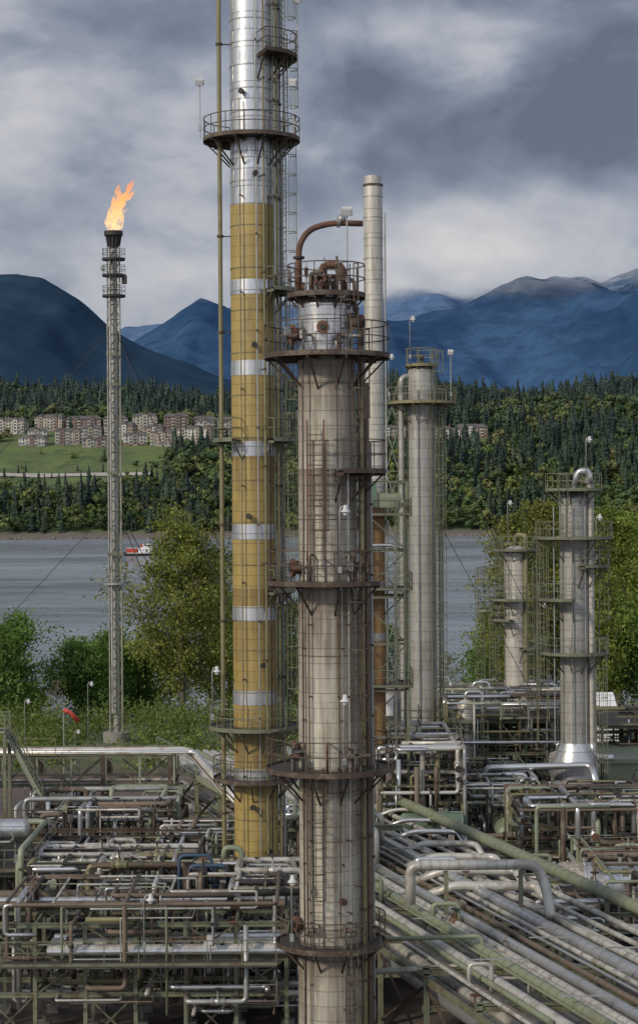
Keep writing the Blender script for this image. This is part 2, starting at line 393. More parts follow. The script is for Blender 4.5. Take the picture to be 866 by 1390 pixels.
for q in range(12):
    x=R.uniform(-1.1,1.1); y=-R.uniform(.2,1.0); z=Z(402); h=R.uniform(.4,1.6)
    b.tube((x,y,z-.1),(x,y,z+h),R.uniform(.03,.07),n=8,m=R.choice(['rust_red','pipe_brown','galvanised']))
    b.valve((x,y,z+h*.7),(0,0,1),.06,R.choice(['rust_red','pipe_brown']))
for (px,py) in ((398,470),(466,470),(482,470),(402,780),(470,782),(398,1030),(470,1030),(492,1030),(420,1262),(470,1262)):
    x=wx(px,d)-cx; b.valve((x,-1.55,Z(py)+.3),(1,0,0),.07,R.choice(['rust_red','pipe_brown','galvanised']))
for lvl in (484,790,1042):
    for k in range(7):
        a=math.radians(R.uniform(195,345)); rad=R.uniform(1.5,2.2); x,y=rad*math.cos(a),rad*math.sin(a); z=Z(lvl)
        h=R.uniform(.5,1.4); m_=R.choice(['rust_red','pipe_brown','rusty_steel','galvanised'])
        b.pipe([(x,y,z),(x,y,z+h),(x*.7,y*.7,z+h)],R.uniform(.025,.06),m_,6,.1)
        if k%3==0: b.box((x,y,z+h),(.28,.16,.36),R.choice(['galvanised','rusty_steel']),a)
for (z0,z1,x) in ((Z(1042),Z(1278),-.9),(Z(790),Z(1042),.95),(Z(484),Z(790),-.98),(Z(640),Z(700),.9)):
    b.pipe([(x,-.95,z0-.3),(x*1.05,-1.25,z0-.5),(x*1.05,-1.25,z1+.6),(x,-.95,z1+.4)],.04,'pipe_brown',8,.2)
b.obj()
flood_lamp(wx(464,d),d-2.3,Z(1042),Z(940),-.2)
flood_lamp(wx(473,d),d-1.2,Z(402),Z(296),.0,1)
flood_lamp(wx(460,d),d-2.0,Z(790),Z(690),.0)
flood_lamp(wx(393,d),d-1.9,Z(1278),Z(1180),-.2)

# ------------------------------------------------------------------ chimney stack and its lattice structure
d=125; cx=wx(509,d); b=B('chimney_stack',(cx,d,0)); Z=lambda py:wz(py,d)
b.tube((0,0,0),(0,0,Z(690)),.62,n=28,m='tan_cladding'); b.tube((0,0,Z(690)),(0,0,Z(500)),.62,n=28,m='pale_cladding')
b.tube((0,0,Z(500)),(0,0,Z(252)),.62,n=28,m='pale_cladding'); b.tube((0,0,Z(252)),(0,0,Z(240)),.57,n=28,m='pale_cladding'); b.tube((0,0,Z(254)),(0,0,Z(251)),.66,n=28,m='rusty_steel')
for i in range(16): 
    z=Z(690)+i*1.35; b.tube((0,0,z),(0,0,z+.06),.645,n=28,m='galvanised',cap=False)
for y in (750,800,870): b.tube((0,0,Z(y)),(0,0,Z(y)+.5),.65,n=28,m='galvanised')
b.tube((.75,-.2,Z(930)),(.75,-.2,Z(290)),.07,n=6,m='galvanised')
for i in range(9): b.tube((.75,-.2,Z(900)+i*3.2),(.3,0,Z(900)+i*3.2),.03,n=4,m='galvanised')
b.obj()
b=B('lattice_tower',(wx(516,d),d,0))
def lattice(b,w,dep,z0,z1,step,m='sage_paint',t=.14,decks=()):
    P=[(-w/2,-dep/2),(w/2,-dep/2),(w/2,dep/2),(-w/2,dep/2)]
    for x,y in P: b.beam((x,y,z0),(x,y,z1),t*1.2,t*1.2,m)
    z=z0;k=0
    while z<z1-.1:
        zn=min(z+step,z1)
        for i in range(4):
            a=P[i];c=P[(i+1)%4]
            b.beam((a[0],a[1],zn),(c[0],c[1],zn),t*.8,t,m)
            if k%2==0: b.beam((a[0],a[1],z),(c[0],c[1],zn),t*.5,t*.5,m)
            else: b.beam((c[0],c[1],z),(a[0],a[1],zn),t*.5,t*.5,m)
        z=zn;k+=1
    for q in decks:
        b.box((0,0,q),(w+.6,dep+.6,.07),'grating'); W=w/2+.3;D=dep/2+.3
        b.rail([(-W,-D,q),(W,-D,q),(W,D,q),(-W,D,q),(-W,-D,q)],m=m)
lattice(b,3.3,3.3,0,Z(655),3.0,'sage_paint',.15,(Z(930),Z(800),Z(700)))
b.box((-.9,-1.72,Z(672)),(1.3,.06,1.5),'louvre_green'); b.box((.6,-1.72,Z(680)),(1.4,.06,.9),'pale_green_paint')
b.ladder(1.2,-1.9,Z(930),Z(700)+1,-90)
b.pipe([(-.8,-1.5,3),(-.8,-1.5,Z(740)),(.9,-1.5,Z(740)),(.9,-1.5,5)],.11,'pipe_silver',8)
b.obj()
b=B('furnace_housing',(wx(532,130),131,0))
b.box((0,0,4.5),(3.6,4,9),'galvanised'); b.box((-.8,-2.03,10.5),(1.5,.05,1.5),'white_paint'); b.box((-.6,0,10.4),(2.2,3,2.6),'concrete')
for i in range(6): b.box((-1.5+i*.6,-2.04,4.5),(.1,.08,9),'dark_steel')
b.rail([(-1.8,-2,9),(1.8,-2,9),(1.8,2,9)])
for i in range(5): b.pipe([(-1.6+i*.7,-2.2,1),(-1.6+i*.7,-2.2,7+i*.3),(-1.6+i*.7,-1.6,7+i*.3)],.1,R.choice(['pipe_silver','pipe_sage']),8)
b.obj()

# ------------------------------------------------------------------ right-hand columns
d=140; cx=wx(573,d); b=B('stripper_column',(cx,d,0)); Z=lambda py:wz(py,d); r=1.0
b.tube((0,0,0),(0,0,Z(505)),r,n=32,m='grey_cladding'); b.lathe([(r,Z(505)),(r*.8,Z(500)),(.4,Z(497)),(.01,Z(496))],'grey_cladding',32)
b.tube((0,0,0),(0,0,1.5),r+.15,n=32,m='rust_red')
for i in range(14): b.tube((0,0,2+i*2.3),(0,0,2.06+i*2.3),r+.025,n=32,m='galvanised',cap=False)
b.ring(Z(548),r,2.5,0,360,mr='olive_paint'); b.ring(Z(497),.5,1.15,0,360,mr='olive_paint',h=1.2)
b.ladder(wx(592,d)-cx,-.6,2,Z(548)+1,-30); b.ladder(.9,-.6,Z(548),Z(497)+1,-40)
for px,yo,rr,m in ((545,-.4,.2,'grey_cladding'),(552,-.2,.06,'sage_paint'),(596,0,.08,'sage_paint'),(566,-1.1,.05,'galvanised'),(600,.3,.05,'olive_paint'),(584,-1.0,.035,'olive_paint')):
    x=wx(px,d)-cx; b.tube((x,yo,2),(x,yo,Z(530)),rr,n=10,m=m)
    for i in range(9): b.tube((x,yo,3+i*3),(x*.6,yo*.6,3+i*3),.035,n=4,m='sage_paint')
b.pipe([(wx(545,d)-cx,-.4,Z(535)),(wx(545,d)-cx,-.4,Z(512)),(-.6,0,Z(512))],.2,'grey_cladding',10,.5)
b.pipe([(wx(545,d)-cx,-.4,3),(wx(545,d)-cx,-.4,2),(wx(520,d)-cx,-3,2)],.2,'grey_cladding',10,.5)
xl=wx(524,d)-cx; xr=wx(541,d)-cx
for k in range(9):
    z0=4+k*3.2
    b.tube((xl,-.2,z0),(xr,-.2,z0+3.2),.035,n=4,m='galvanised'); b.tube((xr,-.2,z0),(xl,-.2,z0+3.2),.035,n=4,m='galvanised'); b.tube((xl,-.2,z0),(xr,-.2,z0),.05,n=4,m='sage_paint')
for x in (xl,xr): b.beam((x,-.2,0),(x,-.2,33),.12,.12,'sage_paint')
b.valve((0,-.2,Z(497)+.4),(0,0,1),.12,'olive_paint')
b.tube((.9,-.5,Z(560)),(14,8,4),.022,n=4,m='dark_steel',cap=False); b.tube((.9,-.5,Z(700)),(10.5,-12,4),.022,n=4,m='dark_steel',cap=False)
b.obj()
flood_lamp(wx(557,d),d-.9,Z(497),Z(434),0); flood_lamp(wx(612,d),d-.6,Z(548),Z(482),-.1,1); flood_lamp(wx(528,d),d-1,Z(548),Z(485),0)

d=160; cx=wx(699,d); b=B('stripper_column',(cx,d,0)); Z=lambda py:wz(py,d); r=.98
b.tube((0,0,0),(0,0,Z(752)),r,n=32,m='pale_cladding'); b.lathe([(r,Z(752)),(r*.8,Z(746)),(.4,Z(743)),(.01,Z(742))],'pale_cladding',32)
for i in range(9): b.tube((0,0,2+i*2),(0,0,2.06+i*2),r+.025,n=32,m='galvanised',cap=False)
g='sage_paint'
b.ring(Z(748),.9,1.9,0,360,mr=g); b.ring(Z(815),r,2.3,90,290,mr=g); b.ring(Z(842),r,2.3,90,250,mr=g); b.ring(Z(880),r,2.2,-80,60,mr=g); b.ring(Z(962),r,2.4,60,320,mr=g); b.ring(Z(1040),r,2.2,60,300,mr=g)
b.ladder(wx(672,d)-cx,-.6,Z(962),Z(815)+1,-150,g); b.ladder(wx(668,d)-cx,0,Z(1060),Z(962)+1,-160,g); b.ladder(wx(678,d)-cx,-1,Z(842),Z(748)+1,-120,g)
b.ladder(wx(656,d)-cx,.3,Z(1000),Z(790)+1,-170,g)
b.ladder(wx(722,d)-cx,-.5,Z(980),Z(748)+1,-30,g)
for y in (790,830): b.ring(Z(y),.25,.9,0,360,mr=g,c=(wx(660,d)-cx,.2),br=False)
b.tube((wx(711,d)-cx,-.9,1),(wx(711,d)-cx,-.9,Z(735)),.2,n=12,m='olive_paint'); b.pipe([(wx(711,d)-cx,-.9,Z(736)),(wx(711,d)-cx,-.9,Z(729)),(0,-.2,Z(727)),(0,0,Z(742))],.2,'olive_paint',10,.5)
b.tube((wx(727,d)-cx,-.3,1),(wx(727,d)-cx,-.3,Z(790)),.09,n=8,m=g)
b.pipe([(wx(668,d)-cx,-1,1),(wx(668,d)-cx,-1,Z(1000)),(wx(690,d)-cx,-1,Z(1000))],.3,'olive_paint',10,.6)
b.obj()
flood_lamp(wx(687,d),d-1,Z(748),Z(683),0); flood_lamp(wx(730,d),d-1,Z(880),Z(822),0.1); flood_lamp(wx(700,d-12),d-12,2,wz(1000,148),.1)

d=130; cx=wx(778,d); b=B('fractionator_column',(cx,d,0)); Z=lambda py:wz(py,d); r=.98
b.tube((0,0,Z(1012)),(0,0,Z(680)),r,n=36,m='grey_cladding'); b.lathe([(r,Z(680)),(r*.9,Z(672)),(.5,Z(668)),(.01,Z(667))],'silver_cladding',32)
b.lathe([(1.65,Z(1042)),(1.0,Z(1010))],'silver_cladding',36); b.tube((0,0,0),(0,0,Z(1042)),1.65,n=36,m='grey_cladding')
b.tube((0,0,Z(1056)),(0,0,Z(1042)+.02),1.7,n=36,m='silver_cladding')
for i in range(9): b.tube((0,0,9+i*1.9),(0,0,9.06+i*1.9),r+.025,n=32,m='galvanised',cap=False)
b.ring(Z(667),.4,1.9,0,360,mr=g); b.ring(Z(732),r,2.6,-180,20,mr=g); b.ring(Z(770),r,2.4,-80,60,mr=g); b.ring(Z(815),r,2.5,120,260,mr=g); b.ring(Z(888),r,2.3,0,360,mr=g)
b.tube((wx(800,d)-cx,-.3,Z(1010)),(wx(800,d)-cx,-.3,Z(660)),.24,n=14,m='pale_cladding'); b.pipe([(wx(800,d)-cx,-.3,Z(661)),(wx(798,d)-cx,-.3,Z(642)),(wx(784,d)-cx,-.2,Z(642)),(0,0,Z(667))],.24,'silver_cladding',12,.5)
b.pipe([(wx(800,d)-cx,-.3,Z(1009)),(wx(802,d)-cx,-.3,Z(1030)),(wx(828,d)-cx,-.6,Z(1030))],.24,'silver_cladding',12,.7)
b.ladder(wx(762,d)-cx,-1.2,Z(732),Z(667)+1,-100,g); b.ladder(wx(741,d)-cx,-.3,Z(980),Z(732)+1,-170,g); b.ladder(wx(812,d)-cx,.2,Z(888),Z(732)+1,-10,g); b.ladder(wx(806,d)-cx,-.9,Z(1150),Z(888)+1,-40,g)
b.ladder(wx(728,d)-cx,.2,Z(1010),Z(815)+1,-175,g)
for px in (748,772,790): b.tube((wx(px,d)-cx,-1.15,Z(1010)),(wx(px,d)-cx,-1.15,Z(690)),.05,n=6,m='galvanised')
x=wx(790,d)-cx; z=Z(1077)
b.tube((x,-1.2,z),(x,-2.4,z),.75,n=24,m='grey_cladding'); b.tube((x,-2.4,z),(x,-2.52,z),.84,n=24,m='galvanised')
for i in range(16):
    a=2*pi*i/16; b.tube((x+.76*math.cos(a),-2.5,z+.76*math.sin(a)),(x+.76*math.cos(a),-2.6,z+.76*math.sin(a)),.04,n=5,m='dark_steel')
b.ring(Z(1130),1.65,2.5,180,360,mr='rusty_steel')
b.obj()
flood_lamp(wx(793,d),d-.9,Z(667),Z(598),0); flood_lamp(wx(806,d),d-.9,Z(770),Z(703),0); flood_lamp(wx(784,d),d-3.5,3,Z(1095),.15); flood_lamp(wx(738,d-15),d-15,3,wz(1100,115),.15)

# ------------------------------------------------------------------ flare stack
d=195; cx=wx(157,d); b=B('flare_stack',(cx,d,0)); Z=lambda py:wz(py,d)
top=Z(335)
b.tube((0,0,0),(0,0,top),.36,n=16,m='grey_cladding')
legs=[(.72*math.cos(math.radians(q)),.72*math.sin(math.radians(q))) for q in (-150,-30,90)]
for x,y in legs: b.tube((x,y,0),(x,y,top),.09,n=8,m='grey_cladding')
z=1;k=0
while z<top-1:
    for i in range(3):
        a=legs[i];c=legs[(i+1)%3]; b.tube((a[0],a[1],z),(c[0],c[1],z),.05,n=5,m='sage_paint')
        if k%2: a,c=c,a
        b.tube((a[0],a[1],z),(c[0],c[1],z+1.5),.04,n=5,m='sage_paint')
    z+=1.5;k+=1
b.ladder(.5,-.75,2,top,-60,'sage_paint',False)
b.tube((-.35,-.7,3),(-.35,-.7,top),.09,n=6,m='pipe_insulation')
for y in (350,372,400): b.ring(Z(y),.4,1.15,0,360,mr='dark_steel',h=1.0,br=False)
b.ring(Z(790),.4,1.2,0,360,mr='galvanised',h=1.0,br=False)
for y in (480,520,790,750,640): b.box((.0,-.75,Z(y)),(1.5,.12,.3),'sage_paint')
b.box((1.1,-.3,Z(378)),(.5,.5,.9),'dark_steel'); b.box((-1.1,-.3,Z(362)),(.4,.4,.5),'galvanised')
b.tube((0,0,top),(0,0,Z(316)),.5,.62,16,'dark_steel')
for i in range(12):
    a=2*pi*i/12; b.tube((.6*math.cos(a),.6*math.sin(a),top+.2),(.85*math.cos(a),.85*math.sin(a),Z(312)),.07,n=5,m='dark_steel')
b.tube((0,0,Z(318)),(0,0,Z(312)),.95,n=16,m='dark_steel')
b.tube((0,0,0),(0,0,1),1.4,n=16,m='concrete')
for zt,L in ((Z(450),34),(Z(690),20)):
    for q in (-178,-60,62):
        a=math.radians(q); b.tube((.6*math.cos(a),.6*math.sin(a),zt),(L*math.cos(a)*1.1,L*math.sin(a)*1.1,1),.04,n=4,m='dark_steel')
b.obj()
m,nt,p,o=newmat('flame'); nt.nodes.remove(p)
tc=N(nt,'ShaderNodeTexCoord').outputs['Object']; s=N(nt,'ShaderNodeSeparateXYZ'); nt.links.new(tc,s.inputs[0])
nn=noi(nt,tc,1.9,5,.65,None,1.4)
hf=mth(nt,'ADD',mapr(nt,s.outputs[2],0,5,0,.7,False),mth(nt,'MULTIPLY',nn,.5))
cr=N(nt,'ShaderNodeValToRGB'); nt.links.new(hf,cr.inputs[0]); e=cr.color_ramp.elements
e[0].position=.2;e[0].color=(1,.72,.40,1);e[1].position=1;e[1].color=(.85,.26,.08,1); q=e.new(.6);q.color=(1,.5,.18,1)
em=N(nt,'ShaderNodeEmission'); nt.links.new(cr.outputs[0],em.inputs[0]); em.inputs[1].default_value=1.4
tr=N(nt,'ShaderNodeBsdfTransparent'); ms=N(nt,'ShaderNodeMixShader')
lw=N(nt,'ShaderNodeLayerWeight'); lw.inputs[0].default_value=.4
al=mth(nt,'MULTIPLY',mapr(nt,nn,.42,.60,0,1),mapr(nt,lw.outputs[1],.3,.95,.75,0))
nt.links.new(al,ms.inputs[0]); nt.links.new(tr.outputs[0],ms.inputs[1]); nt.links.new(em.outputs[0],ms.inputs[2]); nt.links.new(ms.outputs[0],o.inputs[0])
b=B('gas_flame',(cx,d,Z(313)))
for k,(dx,h,rr,sw,z0) in enumerate(((-.4,3.0,.5,.5,0),(.2,3.6,.6,.8,0),(0,4.4,.45,1.0,.2),(.35,2.4,.45,1.1,0),(.5,5.0,.3,1.5,1.6),(.1,4.6,.3,.8,2.0),(1.2,5.3,.24,1.3,3.2),(-.6,2.3,.35,.2,0),(.9,4.4,.28,1.6,2.6),(-.2,4.9,.2,1.1,2.8))):
    pts=[];rs=[]
    for i in range(13):
        t=i/12; z=z0+(h-z0)*t
        pts.append((dx*.8+sw*(t**1.3)+.28*math.sin(t*7+k*2)*t,.2*math.sin(k*3+t*5),z)); rs.append(max(.01,rr*(math.sin(pi*(t*.86+.14))**.8)*(1+.5*noise.noise((k*3,t*6,0)))))
    b.pipe(pts,rs,'flame',12,0)
b.obj()

# ------------------------------------------------------------------ long pipe rack  (X = X0 - .297*Y)
SL=.297
def RX(X0,Y): return X0-SL*Y
dirv=V(SL,-1,0).normalized()
b=B('pipe_rack')
ya,yb=136,70
Y=ya
while Y>=yb:
    up=Y>104
    b.beam((RX(28.6,Y),Y,4.0),(RX(39.4,Y),Y,4.0),.25,.32,'sage_paint')
    b.beam((RX(28.6,Y),Y,2.4),(RX(39.4,Y),Y,2.4),.2,.25,'sage_paint')
    if up: b.beam((RX(28.6,Y),Y,6.1),(RX(36,Y),Y,6.1),.25,.32,'sage_paint')
    for X0 in (28.8,33.8,39.2):
        h=6.3 if (up and X0<38) else 4.2
        b.beam((RX(X0,Y),Y,0),(RX(X0,Y),Y,h),.25,.25,'sage_paint')
    if Y-6>=yb:
        for X0 in (28.8,39.2): b.beam((RX(X0,Y),Y,3.6),(RX(X0,Y-6),Y-6,3.6),.18,.25,'sage_paint')
        b.beam((RX(28.8,Y),Y,.3),(RX(28.8,Y-6),Y-6,3.4),.1,.1,'rusty_steel'); b.beam((RX(28.8,Y),Y,3.4),(RX(28.8,Y-6),Y-6,.3),.1,.1,'rusty_steel')
        if Y-6>104:
            b.beam((RX(28.8,Y),Y,6.4),(RX(28.8,Y-6),Y-6,6.4),.2,.3,'pale_green_paint')
            b.beam((RX(28.8,Y),Y,3.8),(RX(28.8,Y-6),Y-6,6.3),.12,.12,'sage_paint'); b.beam((RX(28.8,Y),Y,7.6),(RX(28.8,Y-6),Y-6,7.6),.1,.1,'sage_paint')
            b.beam((RX(28.8,Y),Y,6.4),(RX(28.8,Y),Y,7.6),.1,.1,'sage_paint')
    Y-=6
def rackpipe(X0,z,rr,y0,y1,m,straps=True):
    a=V(RX(X0,y0),y0,z+rr); c=V(RX(X0,y1),y1,z+rr)
    b.tube(a,c,rr,n=12,m=m)
    if straps and rr>.07:
        L=(c-a).length; st=R.choice([.8,1.0,1.15,1.6]); k=int(L/st); o_=R.random()*st
        for i in range(k-1):
            p=a+dirv*(o_+i*st); b.tube(p,p+dirv*.045,rr+.014,n=12,m='galvanised' if m!='pipe_sage' else 'olive_paint',cap=False)
R.seed(21)
for lo,hi,z,ye0,ye1 in ((29.1,39,4.17,68,72),(29.1,39,2.55,68,74)):
    X0=lo
    while X0<hi:
        rr=R.choice([.05,.07,.09,.12,.16,.2,.24,.28]); X0+=rr; m=R.choice(['pipe_insulation']*7+['pipe_silver']*3+['pipe_sage','pipe_brown','pale_green_paint'])
        if m=='pipe_brown': rr=min(rr,.12)
        lift=R.choice([0,0,.06,.12,.2]); y1=R.uniform(ye0,ye1)
        rackpipe(X0,z+lift,rr,ya-R.uniform(0,6),y1,m)
        if R.random()<.5:
            yy=R.uniform(80,120); p=V(RX(X0,yy),yy,z+lift+rr); b.valve(p,dirv,min(.14,rr*.9),R.choice(['pipe_sage','galvanised','rust_red']))
        if R.random()<.45:
            yy=R.uniform(78,125); p=V(RX(X0,yy),yy,z+lift+rr); h=R.uniform(.5,1.4); sd_=R.choice([-1,1])*R.uniform(.8,2.4)
            b.pipe([p,p+V(0,0,h),p+V(sd_,0,h),p+V(sd_,0,-.4)],min(rr,.12),m,8,.25)
        X0+=rr+R.choice([.03,.05,.08,.12,.3,.45])
X0=29.1
while X0<35.8:
    rr=R.choice([.06,.09,.12,.16,.2,.22]); X0+=rr
    ye=R.choice([103,105,108,110]); rackpipe(X0,6.27,rr,ya,ye,R.choice(['pipe_insulation','pipe_insulation','pipe_silver','pipe_sage']))
    p=V(RX(X0,ye),ye,6.27+rr); b.pipe([p-dirv*.3,p+dirv*.4,p+dirv*.4+V(0,0,-1.6)],rr,'pipe_insulation',10,rr*2)
    X0+=rr+R.uniform(.08,.3)
for Y in range(72,136,2):
    if R.random()<.6: x0=R.uniform(29,37); b.tube((RX(x0,Y),Y,4.95),(RX(x0+R.uniform(1,2.5),Y),Y,4.95),.035,n=5,m='galvanised')
rackpipe(41.0,4.9,.31,165,72,'pipe_sage'); rackpipe(42.3,4.3,.14,160,72,'pipe_silver'); rackpipe(40.2,4.3,.16,150,72,'pipe_insulation')
for Y in range(76,165,8):
    b.beam((RX(41,Y),Y,0),(RX(41,Y),Y,4.85),.22,.22,'sage_paint'); b.beam((RX(39.9,Y),Y,4.2),(RX(42.7,Y),Y,4.2),.18,.2,'sage_paint')
yy=92; z=wz(1170,yy)
b.pipe([(wx(552,yy),yy-1,5),(wx(552,yy),yy-1,z),(wx(722,yy),yy-1,z),(wx(722,yy)+.4,yy-1.2,z-1.1),(wx(722,yy)+.4,yy-3,z-2.1)],.25,'pipe_insulation',14,.5)
for i in range(12): 
    x=wx(565,yy)+i*.45; b.tube((x,yy-1,z),(x+.04,yy-1,z),.268,n=14,m='galvanised',cap=False)
b.beam((wx(600,yy),yy-.95,0),(wx(600,yy),yy-.95,z-.3),.2,.2,'sage_paint'); b.beam((wx(700,yy),yy-.95,0),(wx(700,yy),yy-.95,z-.3),.2,.2,'sage_paint')
b.pipe([(wx(655,128),128,2),(wx(655,128),128,wz(1044,128)),(wx(798,128),127.5,wz(1040,128)),(wx(800,128),126,wz(1060,128))],.24,'pipe_silver',12,.5)
b.pipe([(wx(505,84),84,wz(1276,84)),(wx(650,84),84,wz(1272,84)),(wx(650,84),84,2)],.10,'pipe_sage',10,.3)
b.pipe([(wx(490,80),82,wz(1305,84)),(wx(720,84),83,wz(1300,84)),(wx(722,84),83,2)],.13,'pipe_insulation',10,.3)
for i in range(7):
    yy=120-i*4; x=wx(500+i*12,yy); b.pipe([(x,yy,4.3),(x+1.5,yy-.2,4.9),(x+3.2+i*.4,yy-.5,4.9),(x+3.5+i*.4,yy-2,4.4)],.12+.02*i,R.choice(['pipe_silver','pipe_insulation']),10,.4)
b.obj()

# ------------------------------------------------------------------ steel structures, clutter
def frame(b,x0,x1,y0,y1,levels,nx,ny,m='sage_paint',t=.22,deck=(),rails=True,brace=True):
    xs=[x0+(x1-x0)*i/nx for i in range(nx+1)]; ys=[y0+(y1-y0)*i/ny for i in range(ny+1)]
    for x in xs:
        for y in ys:
            b.beam((x,y,0),(x,y,levels[-1]),t,t,m); b.box((x,y,.15),(.6,.6,.3),'concrete')
    pz=0
    for li,z in enumerate(levels):
        for y in ys: b.beam((x0,y,z),(x1,y,z),t*.8,t*1.2,m)
        for x in xs: b.beam((x,y0,z-.02),(x,y1,z-.02),t*.7,t,m)
        if brace:
            for i in range(nx):
                if (i+li)%2==0:
                    b.beam((xs[i],y0,pz),(xs[i+1],y0,z),t*.4,t*.4,m); b.beam((xs[i+1],y0,pz),(xs[i],y0,z),t*.4,t*.4,m)
        if li in deck:
            b.box(((x0+x1)/2,(y0+y1)/2,z+t*.6+.05),(x1-x0+.8,y1-y0+.8,.05),'grating')
            for k in range(int((x1-x0)/1.2)): b.beam((x0+k*1.2+.6,y0,z+.05),(x0+k*1.2+.6,y1,z+.05),.08,.12,m)
            if rails:
                zz=z+t*.6+.08; a=.38
                b.rail([(x0-a,y0-a,zz),(x1+a,y0-a,zz),(x1+a,y1+a,zz),(x0-a,y1+a,zz),(x0-a,y0-a,zz)],m=m)
        pz=z
def clutter(b,x0,x1,y0,y1,z0,z1,n,seed,rs=(.035,.05,.07,.09,.12,.16)):
    q=random.Random(seed)
    for i in range(n):
        p=[q.uniform(x0,x1),q.uniform(y0,y1),q.uniform(z0,z1)]; pts=[tuple(p)]
        ax=q.choice([0,1,2,2]); rr=q.choice(rs)
        for k in range(q.randint(3,6)):
            lo,hi=((x0,x1),(y0,y1),(z0,z1))[ax]
            span=min(hi-lo,q.uniform(1.5,6)); nv=p[ax]+q.choice([-1,1])*span*q.uniform(.4,1)
            nv=min(hi,max(lo,nv))
            if abs(nv-p[ax])<rr*4: nv=lo if p[ax]-lo>hi-p[ax] else hi
            p=list(p); p[ax]=nv; pts.append(tuple(p)); ax=(ax+q.choice([1,2]))%3
        m=q.choice(PM); b.pipe(pts,rr,m,8,rr*2.2)
        for u,v in zip(pts[:3],pts[1:]):
            a=Vector(u);c=Vector(v)
            if (c-a).length>1.2:
                mid=a.lerp(c,q.uniform(.3,.7)); w=q.random()
                if w<.35: b.valve(mid,c-a,rr,m)
                elif w<.7: b.flange(mid,c-a,rr,q.choice(['dark_steel','rusty_steel',m]))
    for i in range(n//4):
        x,y=q.uniform(x0,x1),q.uniform(y0,y1); z=q.uniform(z0+1,z1)
        b.tube((x,y,z-1.3),(x,y,z),.03,n=5,m='galvanised'); b.box((x,y-.08,z),(.3,.16,.4),q.choice(['lamp_grey','galvanised','sage_paint','pale_green_paint']))
def hvessel(b,c,L,r,m,axis='x',sad=True):
    k=[(.01,-L/2-r*.5),(r*.5,-L/2-r*.43),(r*.85,-L/2-r*.25),(r,-L/2)]; prof=k+[(r,L/2)]+[(x,-z) for x,z in k[::-1][1:]]
    b.lathe(prof,m,28,c,axis)
    n=int(L/1.2)
    for i in range(n+1):
        t=-L/2+L*i/n
        a=(c[0]+t,c[1],c[2]) if axis=='x' else (c[0],c[1]+t,c[2]); e=(a[0]+.06,a[1],a[2]) if axis=='x' else (a[0],a[1]+.06,a[2])
        b.tube(a,e,r+.02,n=28,m='galvanised',cap=False)
    if sad:
        for t in (-L*.32,L*.32):
            p=(c[0]+t,c[1],(c[2]-r*.6)/2) if axis=='x' else (c[0],c[1]+t,(c[2]-r*.6)/2)
            b.box(p,(.35,r*1.5,c[2]-r*.6) if axis=='x' else (r*1.5,.35,c[2]-r*.6),'concrete')
    for t in (-L*.3,0,L*.25):
        p=V(c[0]+t,c[1],c[2]) if axis=='x' else V(c[0],c[1]+t,c[2])
        b.tube(p,p+V(0,0,r+.35),.12,n=10,m=m); b.flange(p+V(0,0,r+.38),(0,0,1),.12)
b=B('pipe_bridge'); d=125
x0,x1=-44,wx(237,d); zt=wz(1020,d); zb=wz(1058,d)
for y in (d-1.8,d+1.8):
    b.beam((x0,y,zt),(x1,y,zt),.2,.22,'sage_paint'); b.beam((x0,y,zb),(x1,y,zb),.2,.22,'sage_paint')
    x=x1;k=0
    while x>x0:
        b.beam((x,y,zb),(x,y,zt),.14,.14,'pale_green_paint'); b.beam((x,y,zb if k%2 else zt),(x-2.2,y,zt if k%2 else zb),.1,.1,'sage_paint'); x-=2.2;k+=1
for x in (-40,-33,-26,-18.5,-14,-9.7):
    for y in (d-1.8,d+1.8): b.beam((x,y,0),(x,y,zt),.26,.26,'rusty_steel')
    b.beam((x,d-1.8,zb),(x,d+1.8,zb),.2,.25,'sage_paint')
    b.beam((x,d-1.8,2.5),(x,d+1.8,2.5),.2,.25,'rusty_steel')
for i,rr in enumerate((.06,.10,.05,.12,.07,.1,.05,.08,.06)):
    y=d-1.6+i*.4; b.pipe([(x0,y,zt+.13+rr),(x1+1.5-i*.15,y,zt+.13+rr),(x1+1.5-i*.15+6*SL*2,y-12,zt-1.5)],rr,['pipe_insulation','pipe_silver','rusty_steel','pipe_insulation','pipe_sage'][i%5],10,.6)
    b.tube((x0,y,zb+.14+rr),(x1,y,zb+.14+rr),rr,n=8,m=R.choice(['pipe_insulation','pipe_brown']))
b.rail([(x0,d-2,zt+.1),(-17,d-2,zt+.1)],m='olive_paint'); b.obj()
b=B('steel_stair'); y=118
xa,za,xb,zb2=wx(8,y),wz(990,y),wx(58,y),wz(1085,y)
for yy in (y-.5,y+.5):
    b.beam((xa,yy,za),(xb,yy,zb2),.08,.28,'pale_green_paint')
    for k in (1.0,.55): b.tube((xa,yy,za+k),(xb,yy,zb2+k),.03,n=4,m='sage_paint')
    for i in range(5):
        t=i/4; b.tube((xa+(xb-xa)*t,yy,za+(zb2-za)*t),(xa+(xb-xa)*t,yy,za+(zb2-za)*t+1),.03,n=4,m='sage_paint')
for i in range(18):
    t=(i+.5)/18; b.box((xa+(xb-xa)*t,y,za+(zb2-za)*t),(.24,1,.04),'grating')
b.box((xa-4,y,za),(8,2,.1),'grating'); b.rail([(xa-8,y-1,za),(xa,y-1,za)],m='pale_green_paint'); b.rail([(xa-8,y+1,za),(xa,y+1,za)],m='pale_green_paint')
for x in (xa,xa-4,xa-8): b.beam((x,y-.9,0),(x,y-.9,za),.2,.2,'sage_paint'); b.beam((x,y+.9,0),(x,y+.9,za),.2,.2,'sage_paint')
b.box((xb+.8,y,zb2),(1.8,1.6,.08),'grating')
